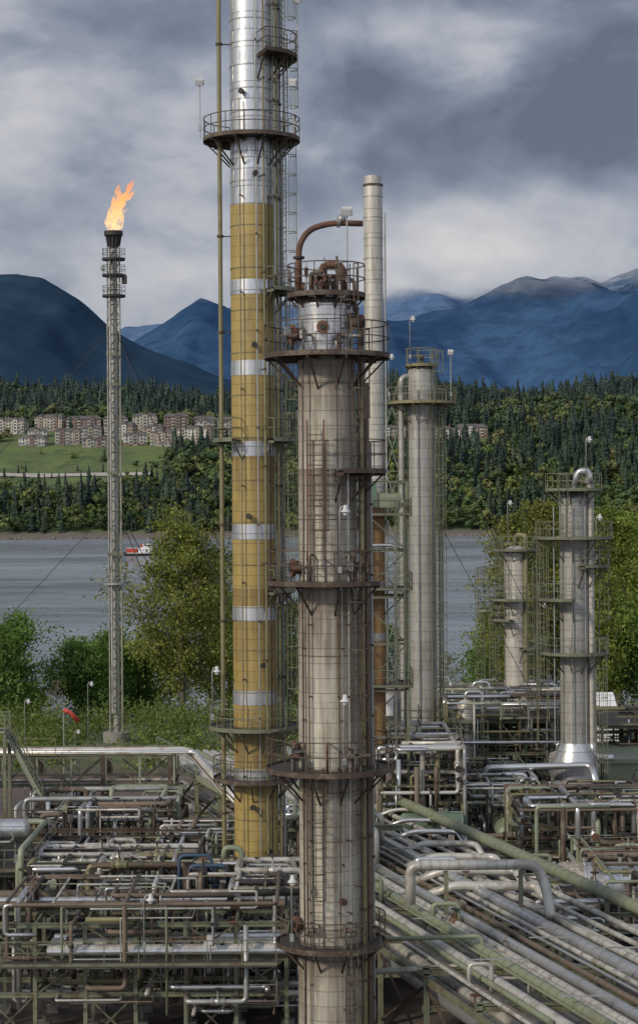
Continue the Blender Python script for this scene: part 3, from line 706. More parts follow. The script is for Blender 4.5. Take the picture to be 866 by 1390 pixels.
for yy in (y-.7,y+.7): b.beam((xb+1.5,yy,0),(xb+1.5,yy,zb2),.15,.15,'sage_paint')
b.obj()
b=B('steel_process_frame'); frame(b,-18,-8.4,111,120,[2.6,5.2],6,2,'rusty_steel',.2,deck=(0,)); clutter(b,-17.8,-8.6,111,120,.5,6.4,80,3); b.obj()
b=B('steel_process_frame'); frame(b,-34,-15,98,106,[2.6,5.2],7,2,'sage_paint',.2,deck=(1,)); clutter(b,-33,-15.2,97,106,.5,6.6,110,4)
hvessel(b,(-18.6,101,7.0),6,.55,'silver_cladding','x',False); b.obj()
b=B('steel_process_frame'); frame(b,-14.6,-6.4,96,104,[2.2,4.4,6.0],5,2,'dark_steel',.2,deck=(0,)); clutter(b,-14.6,-6.4,96,104,.4,6.0,100,5); b.obj()
b=B('pipe_header_rack'); d=88
frame(b,-24,-1.6,85.5,91,[2.2,3.8,5.3],10,2,'sage_paint',.18,deck=(),rails=False)
for i in range(12):
    rr=R.choice([.05,.07,.1,.14,.18,.24]); y=85.2+i*.48
    if i>5: b.tube((-26,y,5.5+rr),(-1.7,y,5.5+rr),rr,n=10,m=R.choice(['pipe_insulation','pipe_silver','pipe_silver','pipe_brown']))
    else: b.tube((-12.2,y,4.0+rr),(-1.2,y,4.0+rr),rr,n=10,m=R.choice(['pipe_insulation','pipe_silver','pipe_sage']))
for i in range(20):
    x=-12+i*.55; b.tube((x,85.3,4.25),(x+.04,85.3,4.25),.245,n=12,m='galvanised',cap=False)
b.tube((-12.2,85.3,4.25),(-1.2,85.3,4.25),.23,n=14,m='pipe_insulation')
b.rail([(-14,83.6,3.9),(-2,83.6,3.9)],m='sage_paint'); b.box((-8,84.2,3.85),(12,1.2,.06),'grating')
clutter(b,-14,-2,84.6,91,1.5,6.4,70,9,(.03,.04,.06,.09,.12)); clutter(b,-4.2,-.9,88,96,1,6.2,50,19)
for i in range(16): x=R.uniform(-14,-2); b.valve((x,R.uniform(84.8,86),R.uniform(4.4,6.2)),R.choice([(0,0,1),(1,0,0)]),R.choice([.05,.07,.09]),R.choice(['pipe_sage','galvanised','rust_red']))
b.obj()
flood_lamp(wx(192,84.5),84.5,4,wz(1225,84.5)+.3,.05); flood_lamp(wx(60,90),90,5.3,wz(1195,90),.1)
b=B('knockout_drum',(wx(301,97),97,0))
b.lathe([(.01,2.4),(.45,2.6),(.5,3),(.5,wz(1165,97)-.3),(.4,wz(1165,97)-.05),(.01,wz(1165,97)+.05)],'pipe_sage',24)
for a in range(4): b.beam((.4*math.cos(a*pi/2),.4*math.sin(a*pi/2),0),(.4*math.cos(a*pi/2),.4*math.sin(a*pi/2),3),.12,.12,'sage_paint')
b.pipe([(0,0,wz(1165,97)),(0,0,wz(1150,97)),(.9,0,wz(1150,97)),(.9,0,2)],.15,'pipe_sage',10,.4)
b.obj()
b=B('process_pipework'); 
for i in range(4):
    x=wx(240+i*14,95); z=wz(1160+i*14,95); b.pipe([(x,95,1),(x,95,z),(x+1.6+i*.2,95,z),(x+1.6+i*.2,95,1)],.09+.03*(i%2),R.choice(['pipe_insulation','pipe_silver','blue_paint']),10,.35)
clutter(b,-6.5,-1.5,93,97,.5,6,60,33); clutter(b,-2.5,-.9,104,112,.5,7,30,35); clutter(b,-9,-4.8,104,111,.5,6,50,36); b.obj()
b=B('steel_process_frame'); frame(b,9.2,18.5,138,149,[3.2,5.8,8.3],5,2,'sage_paint',.2,deck=(0,1,2)); clutter(b,9,19,136,150,.5,9.8,190,11,(.035,.05,.07,.09,.12,.16)); hvessel(b,(14,141,6.9),4.5,.6,'pipe_sage','x',False); b.obj()
b=B('steel_process_frame'); frame(b,12.5,25,113,121,[2.6,4.8],5,2,'olive_paint',.18,deck=(0,)); clutter(b,11.5,25,111,121,.5,6.4,160,12); b.obj()
b=B('steel_process_frame'); frame(b,4.6,8.8,124,134,[3.0,5.6,8.2],2,2,'sage_paint',.18,deck=(0,1,2)); clutter(b,3.6,9,120,134,.5,8.6,120,13); b.obj()
b=B('steel_process_frame'); frame(b,22,46,150,162,[3.4,6.4],6,2,'sage_paint',.2,deck=(0,1)); clutter(b,20,46,150,162,.5,7,90,14); b.obj()
b=B('process_pipework'); clutter(b,8,14,121,137,.3,6,120,15); clutter(b,9,20,152,168,.3,8.8,90,16); clutter(b,1.5,5.5,128,150,.3,8.5,50,17,(.07,.1,.16)); clutter(b,14.5,22,98,112,.4,4.6,90,18); clutter(b,8.8,14.5,98,118,.3,3.6,70,28); b.obj()
for (x,y,h) in ((10.4,137.4,11.5),(12,150,11),(20,120,7),(16.5,134,8.2)):
    b=B('vertical_drum',(x,y,0)); b.lathe([(.6,0),(.6,h-2),(.5,h-1.7),(.01,h-1.5)],'pale_cladding',20); b.ring(h-3,.6,1.4,0,360,mr='sage_paint'); b.ladder(.9,-.6,1,h-3,-40); b.pipe([(0,0,h-1.6),(0,0,h-1),(1.2,0,h-1),(1.2,0,1)],.12,'pipe_silver',8); b.obj()
b=B('horizontal_pressure_vessel'); hvessel(b,(16.2,104,3.2),6.5,1.28,'silver_cladding'); b.tube((12.95,104,3.2),(14.1,104,3.2),1.31,n=28,m='beige_cladding'); b.obj()
b=B('horizontal_pressure_vessel'); hvessel(b,(24.5,103,3.2),6.5,1.28,'silver_cladding'); b.obj()
b=B('heat_exchanger'); hvessel(b,(11.5,122,3.4),5,.55,'pipe_sage','y'); b.obj()
b=B('heat_exchanger'); hvessel(b,(6.9,119,4.2),3.6,.6,'louvre_green','x'); b.obj()
b=B('compressor_building',(27.5,147,0))
b.box((0,0,2.3),(13,9,4.6),'louvre_green'); b.box((0,0,4.78),(13.6,9.6,.3),'pale_green_paint')
b.box((0,-4.55,4.0),(13.02,.06,1.2),'pale_green_paint')
for i in range(9): b.box((0,-4.6,.6+i*.32),(12.4,.14,.06),'sage_paint')
for i in range(7): b.box((-6.2+i*2.06,-4.66,2.0),(.16,.16,3.8),'pale_green_paint')
b.obj()
b=B('storage_tent',(wx(775,190),192,0))
b.box((0,0,1.6),(8.4,8,3.2),'white_paint'); vs=[(-4.3,-4.1,3.2),(4.3,-4.1,3.2),(4.3,4.1,3.2),(-4.3,4.1,3.2),(-4.3,0,5),(4.3,0,5)]
b.add(vs,[[0,1,5,4],[2,3,4,5],[1,2,5],[3,0,4]],'white_paint')
for i in range(5): b.box((-4+i*2,-4.02,1.6),(.08,.06,3.2),'galvanised')
b.obj()
b=B('site_container'); b.box((15.5,178,1.4),(6,2.5,2.8),'condo_beige')
for i in range(14): b.box((12.7+i*.43,176.73,1.4),(.12,.05,2.6),'concrete')
b.obj()
b=B('windsock',(wx(85,170),170,0)); z=wz(960,170); b.tube((0,0,0),(0,0,z),.06,n=6,m='galvanised'); b.pipe([(0,0,z-.1),(.6,0,z-.3),(1.3,0,z-1.1)],.2,'red_paint',10,.2); b.obj()
for (px,y,top) in ((118,165,925),(32,160,948),(100,175,990)):
    flood_lamp(wx(px,y),y,0,wz(top,y),.1)

# ------------------------------------------------------------------ ground, water, far terrain
def gridmesh(name,xs,ys,hf,mat):
    vs=[(x,y,hf(x,y)) for y in ys for x in xs]; n=len(xs)
    fs=[[j*n+i,j*n+i+1,(j+1)*n+i+1,(j+1)*n+i] for j in range(len(ys)-1) for i in range(n-1)]
    me=bpy.data.meshes.new(name); me.from_pydata(vs,[],fs); me.materials.append(MAT[mat]); me.polygons.foreach_set('use_smooth',[True]*len(fs)); me.update()
    ob=bpy.data.objects.new(name,me); scene.collection.objects.link(ob); return ob
m,nt,p,o=newmat('ground'); tc=N(nt,'ShaderNodeTexCoord').outputs['Object']; s=N(nt,'ShaderNodeSeparateXYZ'); nt.links.new(tc,s.inputs[0])
c=mix(nt,mapr(nt,noi(nt,tc,.12,5),.4,.6,0,1),(.075,.065,.055),(.12,.085,.065)); c=mix(nt,mapr(nt,noi(nt,tc,2.5,5),.4,.7,0,.6),c,(.045,.04,.035))
gr=mix(nt,mapr(nt,noi(nt,tc,.5,5),.4,.6,0,1),(.06,.085,.022),(.10,.11,.045))
c=mix(nt,mapr(nt,s.outputs[1],168,182,0,1),c,gr); nt.links.new(c,p.inputs[0]); p.inputs['Roughness'].default_value=.95
def gh(x,y):
    t=min(1,max(0,(y-205)/75)); return -9*t*t*(3-2*t)
gridmesh('ground',[-700+i*20 for i in range(71)],[-300+i*50 for i in range(10)]+[200+i*6 for i in range(17)],gh,'ground')
m,nt,p,o=newmat('water'); tc=N(nt,'ShaderNodeTexCoord').outputs['Object']
big=noi(nt,tc,.004,4,.6,(.3,1,1)); rip=noi(nt,tc,.35,3,.7,(.45,1,1)); rip2=noi(nt,tc,.07,5,.65,(.35,1,1))
c=mix(nt,mapr(nt,rip2,.40,.60,0,1),(.12,.145,.17),(.23,.26,.285)); c=mix(nt,mapr(nt,big,.4,.62,0,.6),c,(.26,.29,.315)); nt.links.new(c,p.inputs[0])
nt.links.new(mapr(nt,big,.4,.6,.12,.25),p.inputs['Roughness']); p.inputs['IOR'].default_value=1.33
h=mth(nt,'ADD',rip,mth(nt,'MULTIPLY',rip2,4.5)); bump(nt,p,h,1.0,.8)
gridmesh('water',[-9000,9000],[255,16000],lambda x,y:-6,'water')
prof=[(1740,-9),(1752,-5),(1762,-1),(1830,18),(1905,48),(1980,64),(2055,86),(2110,98),(2180,110),(2320,126),(2500,150),(2700,164),(3000,140),(3600,80)]
def fh(x,y):
    for (a,h0),(c,h1) in zip(prof,prof[1:]):
        if y<=c: 
            t=(y-a)/(c-a); h=h0+(h1-h0)*t; break
    else: h=prof[-1][1]
    k=min(1,max(0,(y-1760)/150)); 
    amp=7*k*(.3 if (y<2180 and x<-60) else 1)
    h+=noise.noise((x*.006,y*.006,3))*amp*1.3+noise.noise((x*.02,y*.02,9))*amp*.4
    kk=min(1,max(0,(y-2150)/300)); h+=kk*(noise.noise((x*.0045+2,y*.002,5))*32)
    return h
m,nt,p,o=newmat('hillside_grass'); tc=N(nt,'ShaderNodeTexCoord').outputs['Object']; s=N(nt,'ShaderNodeSeparateXYZ'); nt.links.new(tc,s.inputs[0])
c=mix(nt,mapr(nt,noi(nt,tc,.02,5),.4,.6,0,1),(.10,.15,.035),(.06,.10,.03)); c=mix(nt,mapr(nt,noi(nt,tc,.1,5),.42,.62,0,.7),c,(.10,.105,.045)); c=mix(nt,mapr(nt,noi(nt,tc,.035,4),.55,.66,0,.7),c,(.035,.06,.02))
c=mix(nt,mapr(nt,s.outputs[2],-3,4,1,0),c,(.12,.10,.085)); nt.links.new(c,p.inputs[0]); p.inputs['Roughness'].default_value=.95
xs=[-900+i*14 for i in range(130)]; ys=[1740,1746,1752,1757,1762,1775]+[1790+i*14 for i in range(120)]
gridmesh('far_hillside',xs,ys,fh,'hillside_grass')
plain('road_gravel',(.42,.39,.35),(.25,.23,.2),.5,.05,0,.95)
b=B('hillside_road')
pts=[]
for i in range(40):
    x=-560+i*10; y=1940+8*math.sin(x*.012); pts.append((x,y))
for (a,c) in zip(pts,pts[1:]):
    w=7+4*noise.noise((a[0]*.03,0,0)); w2=7+4*noise.noise((c[0]*.03,0,0))
    b.add([(a[0],a[1]-w,fh(a[0],a[1]-w)+.9),(c[0],c[1]-w2,fh(c[0],c[1]-w2)+.9),(c[0],c[1]+w2,fh(c[0],c[1]+w2)+1.1),(a[0],a[1]+w,fh(a[0],a[1]+w)+1.1)],[[0,1,2,3]],'road_gravel')
b.obj()
b=B('shoreline_rocks'); q=random.Random(2)
for i in range(520):
    x=q.uniform(-560,560); y=1753+q.uniform(-4,6); r=q.uniform(.8,2.2)
    b.lathe([(.01,-r*.6),(r*q.uniform(.7,1),-r*.2),(r*q.uniform(.5,.9),r*.4),(.01,r*.7)],'rock' if q.random()<.6 else 'bark',6,(x,y,-5.2)); 
b.obj()
condos=[]; RC=random.Random(31)
def condo(x,y,w,st,wall,rz=0):
    z=fh(x,y)-2; dpt=15; S=3.4; hh=st*S+2; b=B('apartment_building',(x,y,z))
    b.box((0,0,hh/2),(w,dpt,hh),wall)
    b.box((0,-.02,1.8),(w+.1,dpt+.1,3.2),'condo_grey' if RC.random()<.5 else 'condo_brown')
    nb=max(3,int(w/3.6))
    for s_ in range(st):
        for i in range(nb):
            xx=-w/2+(i+.5)*w/nb; zz=2+s_*S+1.7
            b.box((xx,-dpt/2-.1,zz),(RC.choice([1.4,2.0,2.4]),.16,RC.choice([1.6,2.1])),'condo_window')
            if (i+st)%3==1: b.box((xx,-dpt/2-.8,zz-1.3),(2.8,1.6,.2),'condo_white'); b.box((xx,-dpt/2-1.55,zz-.8),(2.8,.1,.9),'condo_white')
        for i in range(3):
            for sx in (-1,1): b.box((sx*(w/2+.08),-5+i*5,2+s_*S+1.7),(.12,1.8,2),'condo_window')
    W=w/2+.8;D=dpt/2+.9; hr=RC.uniform(2.6,4.4)
    b.add([(-W,-D,hh),(W,-D,hh),(W,D,hh),(-W,D,hh),(-W+4,0,hh+hr),(W-4,0,hh+hr)],[[0,1,5,4],[2,3,4,5],[1,2,5],[3,0,4],[3,2,1,0]],'condo_roof')
    ng=max(1,int(w/RC.choice([11,14,18])))
    for i in range(ng):
        xx=-w/2+(i+.5)*w/ng+RC.uniform(-1.5,1.5); ww=RC.uniform(2.4,3.6); ms_=RC.choice(['condo_white','condo_beige','condo_tan','condo_brown'])
        b.box((xx,-dpt/2-.5,hh/2+.6),(ww*2*.85,1.2,hh+1.2),ms_)
        for s_ in range(st): b.box((xx,-dpt/2-1.16,2+s_*S+1.7),(ww*.95,.12,1.9),'condo_window')
        b.add([(xx-ww,-D-.6,hh+1),(xx+ww,-D-.6,hh+1),(xx,-D-.6,hh+hr+.6),(xx-ww,0,hh+1),(xx+ww,0,hh+1),(xx,0,hh+hr+.6)],[[0,1,2],[0,2,5,3],[1,4,5,2]],'condo_roof')
        b.box((xx+5,1,hh+3),(1.2,1.2,3.4),'condo_brown')
    ob=b.obj(); ob.rotation_euler[2]=rz; condos.append((x,y,w/2+6))
q=random.Random(5)
for row,(yy,pa,pb) in enumerate(((2080,-60,300),(2125,-60,420),(2172,-40,420))):
    px=pa
    while px<pb:
        w=q.uniform(20,44); x=wx(px,yy)+w/2
        if not(q.random()<.14): condo(x,yy+q.uniform(-9,9),w,q.choice([2,3,4,4,5]),q.choice(['condo_beige','condo_beige','condo_tan','condo_grey','condo_white','condo_brown']),q.uniform(-.3,.3))
        px+=(w+q.uniform(1,10))*F/yy
for px,yy in ((535,2110),(572,2095),(606,2090),(640,2100),(590,2130)): condo(wx(px,yy),yy,34,3,q.choice(['condo_beige','condo_grey','condo_tan']),q.uniform(-.2,.2))
# ------------------------------------------------------------------ distant forest (one mesh)
def tree_templates():
    T=[]
    q=random.Random(3)
    for k in range(6):
        vs=[];fs=[]; L=9; wf=q.uniform(.12,.19)
        for l in range(L):
            t=l/L; zb=.06+.88*t; rr=wf*(1-t)**.8*q.uniform(.8,1.15)+.012; za=min(1.0,zb+.24*(1-t*.5)); n=11; c=len(vs); vs.append((q.uniform(-.008,.008),0,za))
            for j in range(n):
                a=2*pi*(j+q.random()*.6)/n; r_=rr*(q.uniform(.7,1.35) if j%2 else q.uniform(.3,.65)); vs.append((r_*math.cos(a),r_*math.sin(a),zb+q.uniform(-.05,.03)))
            for j in range(n): fs.append((c,c+1+j,c+1+(j+1)%n))
        T.append((np.array(vs),np.array(fs),'c'))
    for k in range(7):
        vs=[];fs=[]
        cl=[(q.gauss(0,.17),q.gauss(0,.17),q.uniform(.3,.88),q.uniform(.1,.18)) for _ in range(10)]
        for (x,y,z,r) in cl:
            for i in range(22):
                v=Vector((q.gauss(0,1),q.gauss(0,1),q.gauss(0,1))).normalized(); p0=Vector((x,y,z))+v*r*q.uniform(.7,1.05)
                u=v.orthogonal().normalized(); w=v.cross(u); an=q.uniform(0,6.28); u2=u*math.cos(an)+w*math.sin(an); w2=v.cross(u2); s_=r*.5; v2=v*s_*.4
                c=len(vs)
                for (a,bb,cc) in ((1,0,0),(-.5,.87,.4),(-.5,-.87,-.4)): vs.append(tuple(p0+u2*a*s_+w2*bb*s_+v2*cc))
                fs.append((c,c+1,c+2))
        T.append((np.array(vs),np.array(fs),'d'))
    return T
T=tree_templates()
def npmesh(name,verts,faces,cols,mat):
    me=bpy.data.meshes.new(name); k=faces.shape[1]
    me.vertices.add(len(verts)); me.vertices.foreach_set('co',verts.astype(np.float32).ravel())
    me.loops.add(faces.size); me.loops.foreach_set('vertex_index',faces.astype(np.int32).ravel())
    me.polygons.add(len(faces)); me.polygons.foreach_set('loop_start',np.arange(0,faces.size,k,dtype=np.int32)); me.polygons.foreach_set('loop_total',np.full(len(faces),k,dtype=np.int32))
    me.update(calc_edges=True)
    ca=me.color_attributes.new('Col','FLOAT_COLOR','POINT'); c4=np.ones((len(verts),4),np.float32); c4[:,:3]=cols; ca.data.foreach_set('color',c4.ravel())
    me.materials.append(MAT[mat]); ob=bpy.data.objects.new(name,me); scene.collection.objects.link(ob); return ob
VS=[];FS=[];CS=[];off=0; q=random.Random(8); npr=np.random.default_rng(4)
cnt=0
yy=1766
while yy<2760:
    step=8.5 if yy<2150 else 11
    half=.20*yy+60
    x=-half
    while x<half:
        xx=x+q.uniform(-4,4); y=yy+q.uniform(-4,4); x+=step
        dens=noise.noise((xx*.010,y*.007,1)); patch=noise.noise((xx*.02,y*.02,7))
        if xx<-150+25*noise.noise((y*.02,0,4)) and 1890+14*noise.noise((xx*.02,2,0))<y<2070: 
            if not (q.random()<.05+.25*(noise.noise((xx*.03,y*.05,2))>.25)): continue
            hs=.35
        else: hs=1
        if xx<-110 and 1840<y<1900: hs=.62
        if xx<(-60) and 2055<=y<2195 and q.random()<.86: continue
        if any(abs(xx-cx_)<w_+3 and -40<y-cy_<14 for cx_,cy_,w_ in condos): continue
        if 40<xx<190 and 2000<y<2095: hs=.55
        if q.random()<.1+max(0,patch)*.4: continue
        pd=.66+dens*1.5 if y<1915 else (.52+dens*1.6)
        if y>2300: pd-=.28
        dec=q.random()<pd
        t=T[6+q.randrange(7)] if dec else T[q.randrange(6)]
        h=(q.uniform(14,29) if dec else q.choice([q.uniform(17,30),q.uniform(22,38),q.uniform(28,46)]))*hs*(.75 if y<1800 else 1); a=q.uniform(0,6.28)
        wd=h*q.uniform(.8,1.2)*(1.15 if dec else 1)
        v=t[0]; ca_,sa_=math.cos(a),math.sin(a)
        P=np.stack([(v[:,0]*ca_-v[:,1]*sa_)*wd+xx,(v[:,0]*sa_+v[:,1]*ca_)*wd+y,v[:,2]*h+fh(xx,y)-1.5],1)
        VS.append(P);FS.append(t[1]+off);off+=len(v)
        if dec:
            base=np.array(q.choice([(.10,.135,.03),(.12,.145,.035),(.06,.095,.028),(.13,.135,.045),(.045,.078,.025),(.075,.105,.032),(.05,.085,.03)]))
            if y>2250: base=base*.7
        else: base=np.array(q.choice([(.020,.037,.022),(.028,.047,.026),(.015,.029,.020),(.034,.05,.028)]))
        hz=min(1,max(0,(y-1750)/900))*.3; base=base*(1-hz)+np.array((.03,.055,.07))*hz  # distance haze painted into the tree colours, stronger further back
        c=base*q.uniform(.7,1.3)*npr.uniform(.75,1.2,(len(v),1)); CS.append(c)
        cnt+=1
    yy+=step
print('forest trees',cnt)
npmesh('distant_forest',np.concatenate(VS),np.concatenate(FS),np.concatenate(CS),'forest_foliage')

# ------------------------------------------------------------------ mountains (upper slopes dissolve into the low cloud)
def mtnmat(name,c1,c2,snow_lo,snow_hi,haze,snow=.8,cloud=None):
    m,nt,p,o=newmat(name); tc=N(nt,'ShaderNodeTexCoord').outputs['Object']; s=N(nt,'ShaderNodeSeparateXYZ'); nt.links.new(tc,s.inputs[0])
    n1=noi(nt,tc,.0018,8,.62,(1,1,1.5)); n2=noi(nt,tc,.012,6,.65)
    c=mix(nt,mapr(nt,n1,.38,.62,0,1),c1,c2); c=mix(nt,mapr(nt,n2,.4,.65,0,.45),c,tuple(x*.6 for x in c1))
    c=mix(nt,mapr(nt,s.outputs[2],0,snow_lo*.75,haze,0),c,tuple(x*2.0 for x in c2))  # haze painted into the base colour, lightening the lower slopes
    sn=mth(nt,'MULTIPLY',mapr(nt,s.outputs[2],snow_lo,snow_hi,0,1),mapr(nt,noi(nt,tc,.006,7,.7,(1,1,.5)),.54,.62,0,snow))
    c=mix(nt,sn,c,(.38,.45,.56))
    nt.links.new(c,p.inputs[0]); p.inputs['Roughness'].default_value=1; p.inputs['Specular IOR Level'].default_value=0
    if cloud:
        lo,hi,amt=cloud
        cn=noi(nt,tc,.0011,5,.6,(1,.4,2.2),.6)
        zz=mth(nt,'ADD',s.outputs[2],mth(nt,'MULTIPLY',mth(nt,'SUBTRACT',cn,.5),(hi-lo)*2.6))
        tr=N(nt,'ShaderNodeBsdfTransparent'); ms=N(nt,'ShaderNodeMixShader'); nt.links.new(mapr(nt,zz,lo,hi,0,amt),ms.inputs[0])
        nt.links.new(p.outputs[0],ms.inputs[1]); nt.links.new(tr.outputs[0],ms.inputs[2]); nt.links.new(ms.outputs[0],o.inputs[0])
mtnmat('mountain_near',(.017,.036,.060),(.026,.052,.082),5000,6000,.2)  # blue aerial haze is put straight into the mountain base colours
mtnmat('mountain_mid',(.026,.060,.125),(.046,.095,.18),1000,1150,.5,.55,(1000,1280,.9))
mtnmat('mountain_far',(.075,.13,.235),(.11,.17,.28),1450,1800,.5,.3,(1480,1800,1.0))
def mountain(name,pts,Y,W,mat,seed,rough=1):
    X=[wx(p[0],Y) for p in pts]; H=[wz(p[1],Y) for p in pts]
    nx=300;ny=60; x0,x1=X[0],X[-1]; vs=[]
    for j in range(ny+16):
        v=min(1,j/ny); y=Y-W*(1-v) if j<=ny else Y+W*.5*(j-ny)/15
        back=0 if j<=ny else (j-ny)/15
        for i in range(nx):
            x=x0+(x1-x0)*i/(nx-1); h=float(np.interp(x,X,H))
            n=noise.fractal((x/900.,y/900.,seed),1.0,2.1,6); g=1-abs(noise.fractal((x/1500.+n*.15,y/2600.,seed+7),.9,2.2,5))*2.2
            hh=h*(v**1.25)*(1-back)+ (g*.17*h*math.sin(pi*min(v,1)*.93)+n*.06*h*v)*(1-back)*rough + n*18
            vs.append((x,y,hh-10))
    fs=[[j*nx+i,j*nx+i+1,(j+1)*nx+i+1,(j+1)*nx+i] for j in range(ny+15) for i in range(nx-1)]
    me=bpy.data.meshes.new(name); me.from_pydata(vs,[],fs); me.materials.append(MAT[mat]); me.polygons.foreach_set('use_smooth',[True]*len(fs)); me.update()
    ob=bpy.data.objects.new(name,me); scene.collection.objects.link(ob)
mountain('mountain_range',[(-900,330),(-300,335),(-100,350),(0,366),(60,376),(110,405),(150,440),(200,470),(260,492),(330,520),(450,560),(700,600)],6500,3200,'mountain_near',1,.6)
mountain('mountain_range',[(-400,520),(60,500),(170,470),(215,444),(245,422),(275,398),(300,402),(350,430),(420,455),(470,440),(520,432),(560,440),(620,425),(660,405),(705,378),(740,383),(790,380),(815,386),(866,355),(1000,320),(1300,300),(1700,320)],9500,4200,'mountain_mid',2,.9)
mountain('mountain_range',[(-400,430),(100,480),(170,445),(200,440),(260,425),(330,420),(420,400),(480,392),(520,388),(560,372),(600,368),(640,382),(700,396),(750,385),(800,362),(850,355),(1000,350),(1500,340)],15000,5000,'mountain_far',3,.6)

# ------------------------------------------------------------------ near trees
def leafy(name,x,y,h,cw,seed,tint,nl=9000,leaf=.3,gap=1.0,low=.18):
    z0=gh(x,y); q=random.Random(seed); rn=np.random.default_rng(seed)
    b=B(name,(x,y,z0))
    trunk=[V(0,0,0)]
    for i in range(1,9): trunk.append(V(q.gauss(0,.012*h)*(i/8),q.gauss(0,.012*h)*(i/8),h*.93*i/8))
    n=8; b.pipe(trunk,[max(.04,h*.018*(1-.9*i/n)) for i in range(n+1)],'bark',8,0)
    C=[]
    nl1=int(16+h*.5)
    for i in range(nl1):
        t=low+(.95-low)*(i+q.random()*.8)/nl1; k=t*8; a=trunk[int(min(7,k))].lerp(trunk[int(min(7,k))+1],k-int(min(7,k))) if k<8 else trunk[8]
        env=math.sin(pi*min(1,(t-low*.4)/(1.02-low*.4))**.75)**.6
        L=cw/2*env*q.uniform(.6,1.18); az=i*2.4+q.uniform(-.5,.5); up=q.uniform(.25,.8)
        dr=V(math.cos(az),math.sin(az),up); P=[a]
        for s_ in range(1,5): P.append(a+V(dr.x*L*s_/4,dr.y*L*s_/4,dr.z*L*(s_/4)**1.3)+V(q.gauss(0,.15),q.gauss(0,.15),q.gauss(0,.15)))
        b.pipe(P,[max(.02,h*.006*(1-t*.5)*(1-s_*.2)) for s_ in range(5)],'bark',5,0)
        for s_ in range(1,5):
            for u in range(2):
                e=P[s_]+V(q.gauss(0,1),q.gauss(0,1),q.gauss(.3,.8))*L*.22
                if s_>1: b.pipe([P[s_-1],P[s_-1].lerp(e,.5)+V(0,0,.1),e],[.035,.025,.012],'bark',4,0)
                if q.random()<gap: C.append((e.x,e.y,e.z,L*q.uniform(.09,.2)+.25,q.uniform(.6,1.35)))
    tr=b.obj()
    C=np.array(C); k=len(C); idx=rn.integers(0,k,nl); c=C[idx]
    P=c[:,:3]+rn.normal(0,1,(nl,3))*c[:,3:4]*np.array([1,1,.75])
    n_=rn.normal(0,1,(nl,3)); n_/=np.linalg.norm(n_,axis=1,keepdims=True); u=np.cross(n_,rn.normal(0,1,(nl,3))); u/=np.linalg.norm(u,axis=1,keepdims=True); w=np.cross(n_,u)
    s=(leaf*rn.uniform(.6,1.3,(nl,1)))
    quad=np.stack([P+u*s*.6,P+w*s*.38,P-u*s*.6,P-w*s*.38],1).reshape(-1,3)
    col=np.array(tint)*c[:,4:5]*rn.uniform(.7,1.35,(nl,1)); warm=rn.uniform(0,1,(nl,1)); col=col*(1-.3*warm)+col*np.array((1.35,1.05,.6))*.3*warm
    col=np.repeat(col,4,axis=0)
    ob=npmesh('foliage',quad,np.arange(nl*4).reshape(-1,4),col,'leaves'); ob.parent=tr
g1=(.16,.21,.045); g2=(.10,.18,.045); g3=(.17,.19,.05)
def PT(px,topy,y): return wx(px,y),y,wz(topy,y)-gh(0,y)
x,y,h=PT(246,690,238); leafy('cottonwood_tree',x,y,h,12.5,11,(.175,.20,.055),26000,.34)
for (px,ty,yy,cw,sd,tn,nl) in ((4,835,228,9,1,g2,14000),(-40,850,236,9,2,g2,6000),(36,925,240,5,31,g3,3500),(110,872,236,8.5,3,g2,14000),(150,855,246,8,4,g2,12000),(185,870,252,7,5,g2,8000),(285,735,250,8,6,g1,10000),(215,850,262,8,7,g1,7000),(310,790,262,8,8,g1,7000),(392,800,245,6.5,9,g1,8000),(350,850,258,8,10,g1,6000),
    (440,850,262,8,12,g1,5000),(520,835,262,7,13,g2,5000),(660,815,258,6,14,g1,6000),(700,680,225,9.5,15,g3,14000),(735,650,232,10,16,g3,15000),(770,690,240,9,26,g1,11000),(790,705,235,9,17,g3,12000),(838,672,222,11,18,g1,22000),(880,700,230,10,19,g1,12000),(930,760,240,10,20,g1,6000),(820,780,212,8,21,g1,10000),(865,835,215,8,22,g2,9000),(-100,800,240,10,23,g1,5000),(660,870,240,6,24,g2,4500)):
    x,y,h=PT(px,ty,yy); leafy('broadleaf_tree',x,y,h,cw,sd,tn,nl,.32,.92 if tn is g3 else 1)
x,y,h=PT(76,915,225); leafy('bare_sapling',x,y,h,3,77,g3,150,.2); x,y,h=PT(606,880,232); leafy('bare_sapling',x,y,h,4,78,g3,500,.22)
rn=np.random.default_rng(5); K=640
cx_=rn.uniform(-75,75,K); cy_=rn.uniform(206,262,K); cx_[:200]=rn.uniform(-60,-2,200); cy_[:200]=rn.uniform(172,206,200)
keep=(np.abs(cx_-wx(157,195))>2.5)|(cy_>205); cx_=cx_[keep];cy_=cy_[keep];K=len(cx_)
cr=rn.uniform(.8,2.2,K); cz=np.array([gh(0,v) for v in cy_])+cr*.5
nl=90000; idx=rn.integers(0,K,nl); P=np.stack([cx_[idx],cy_[idx],cz[idx]],1)+rn.normal(0,1,(nl,3))*cr[idx][:,None]*np.array([.75,.75,.6])
n_=rn.normal(0,1,(nl,3)); n_/=np.linalg.norm(n_,axis=1,keepdims=True); u=np.cross(n_,rn.normal(0,1,(nl,3))); u/=np.linalg.norm(u,axis=1,keepdims=True); w=np.cross(n_,u); s=.32*rn.uniform(.6,1.3,(nl,1))
quad=np.stack([P+u*s*.6,P+w*s*.4,P-u*s*.6,P-w*s*.4],1).reshape(-1,3)
ct=rn.uniform(.6,1.3,K)[idx][:,None]; col=np.repeat(np.array((.13,.17,.045))*ct*rn.uniform(.7,1.3,(nl,1)),4,axis=0)
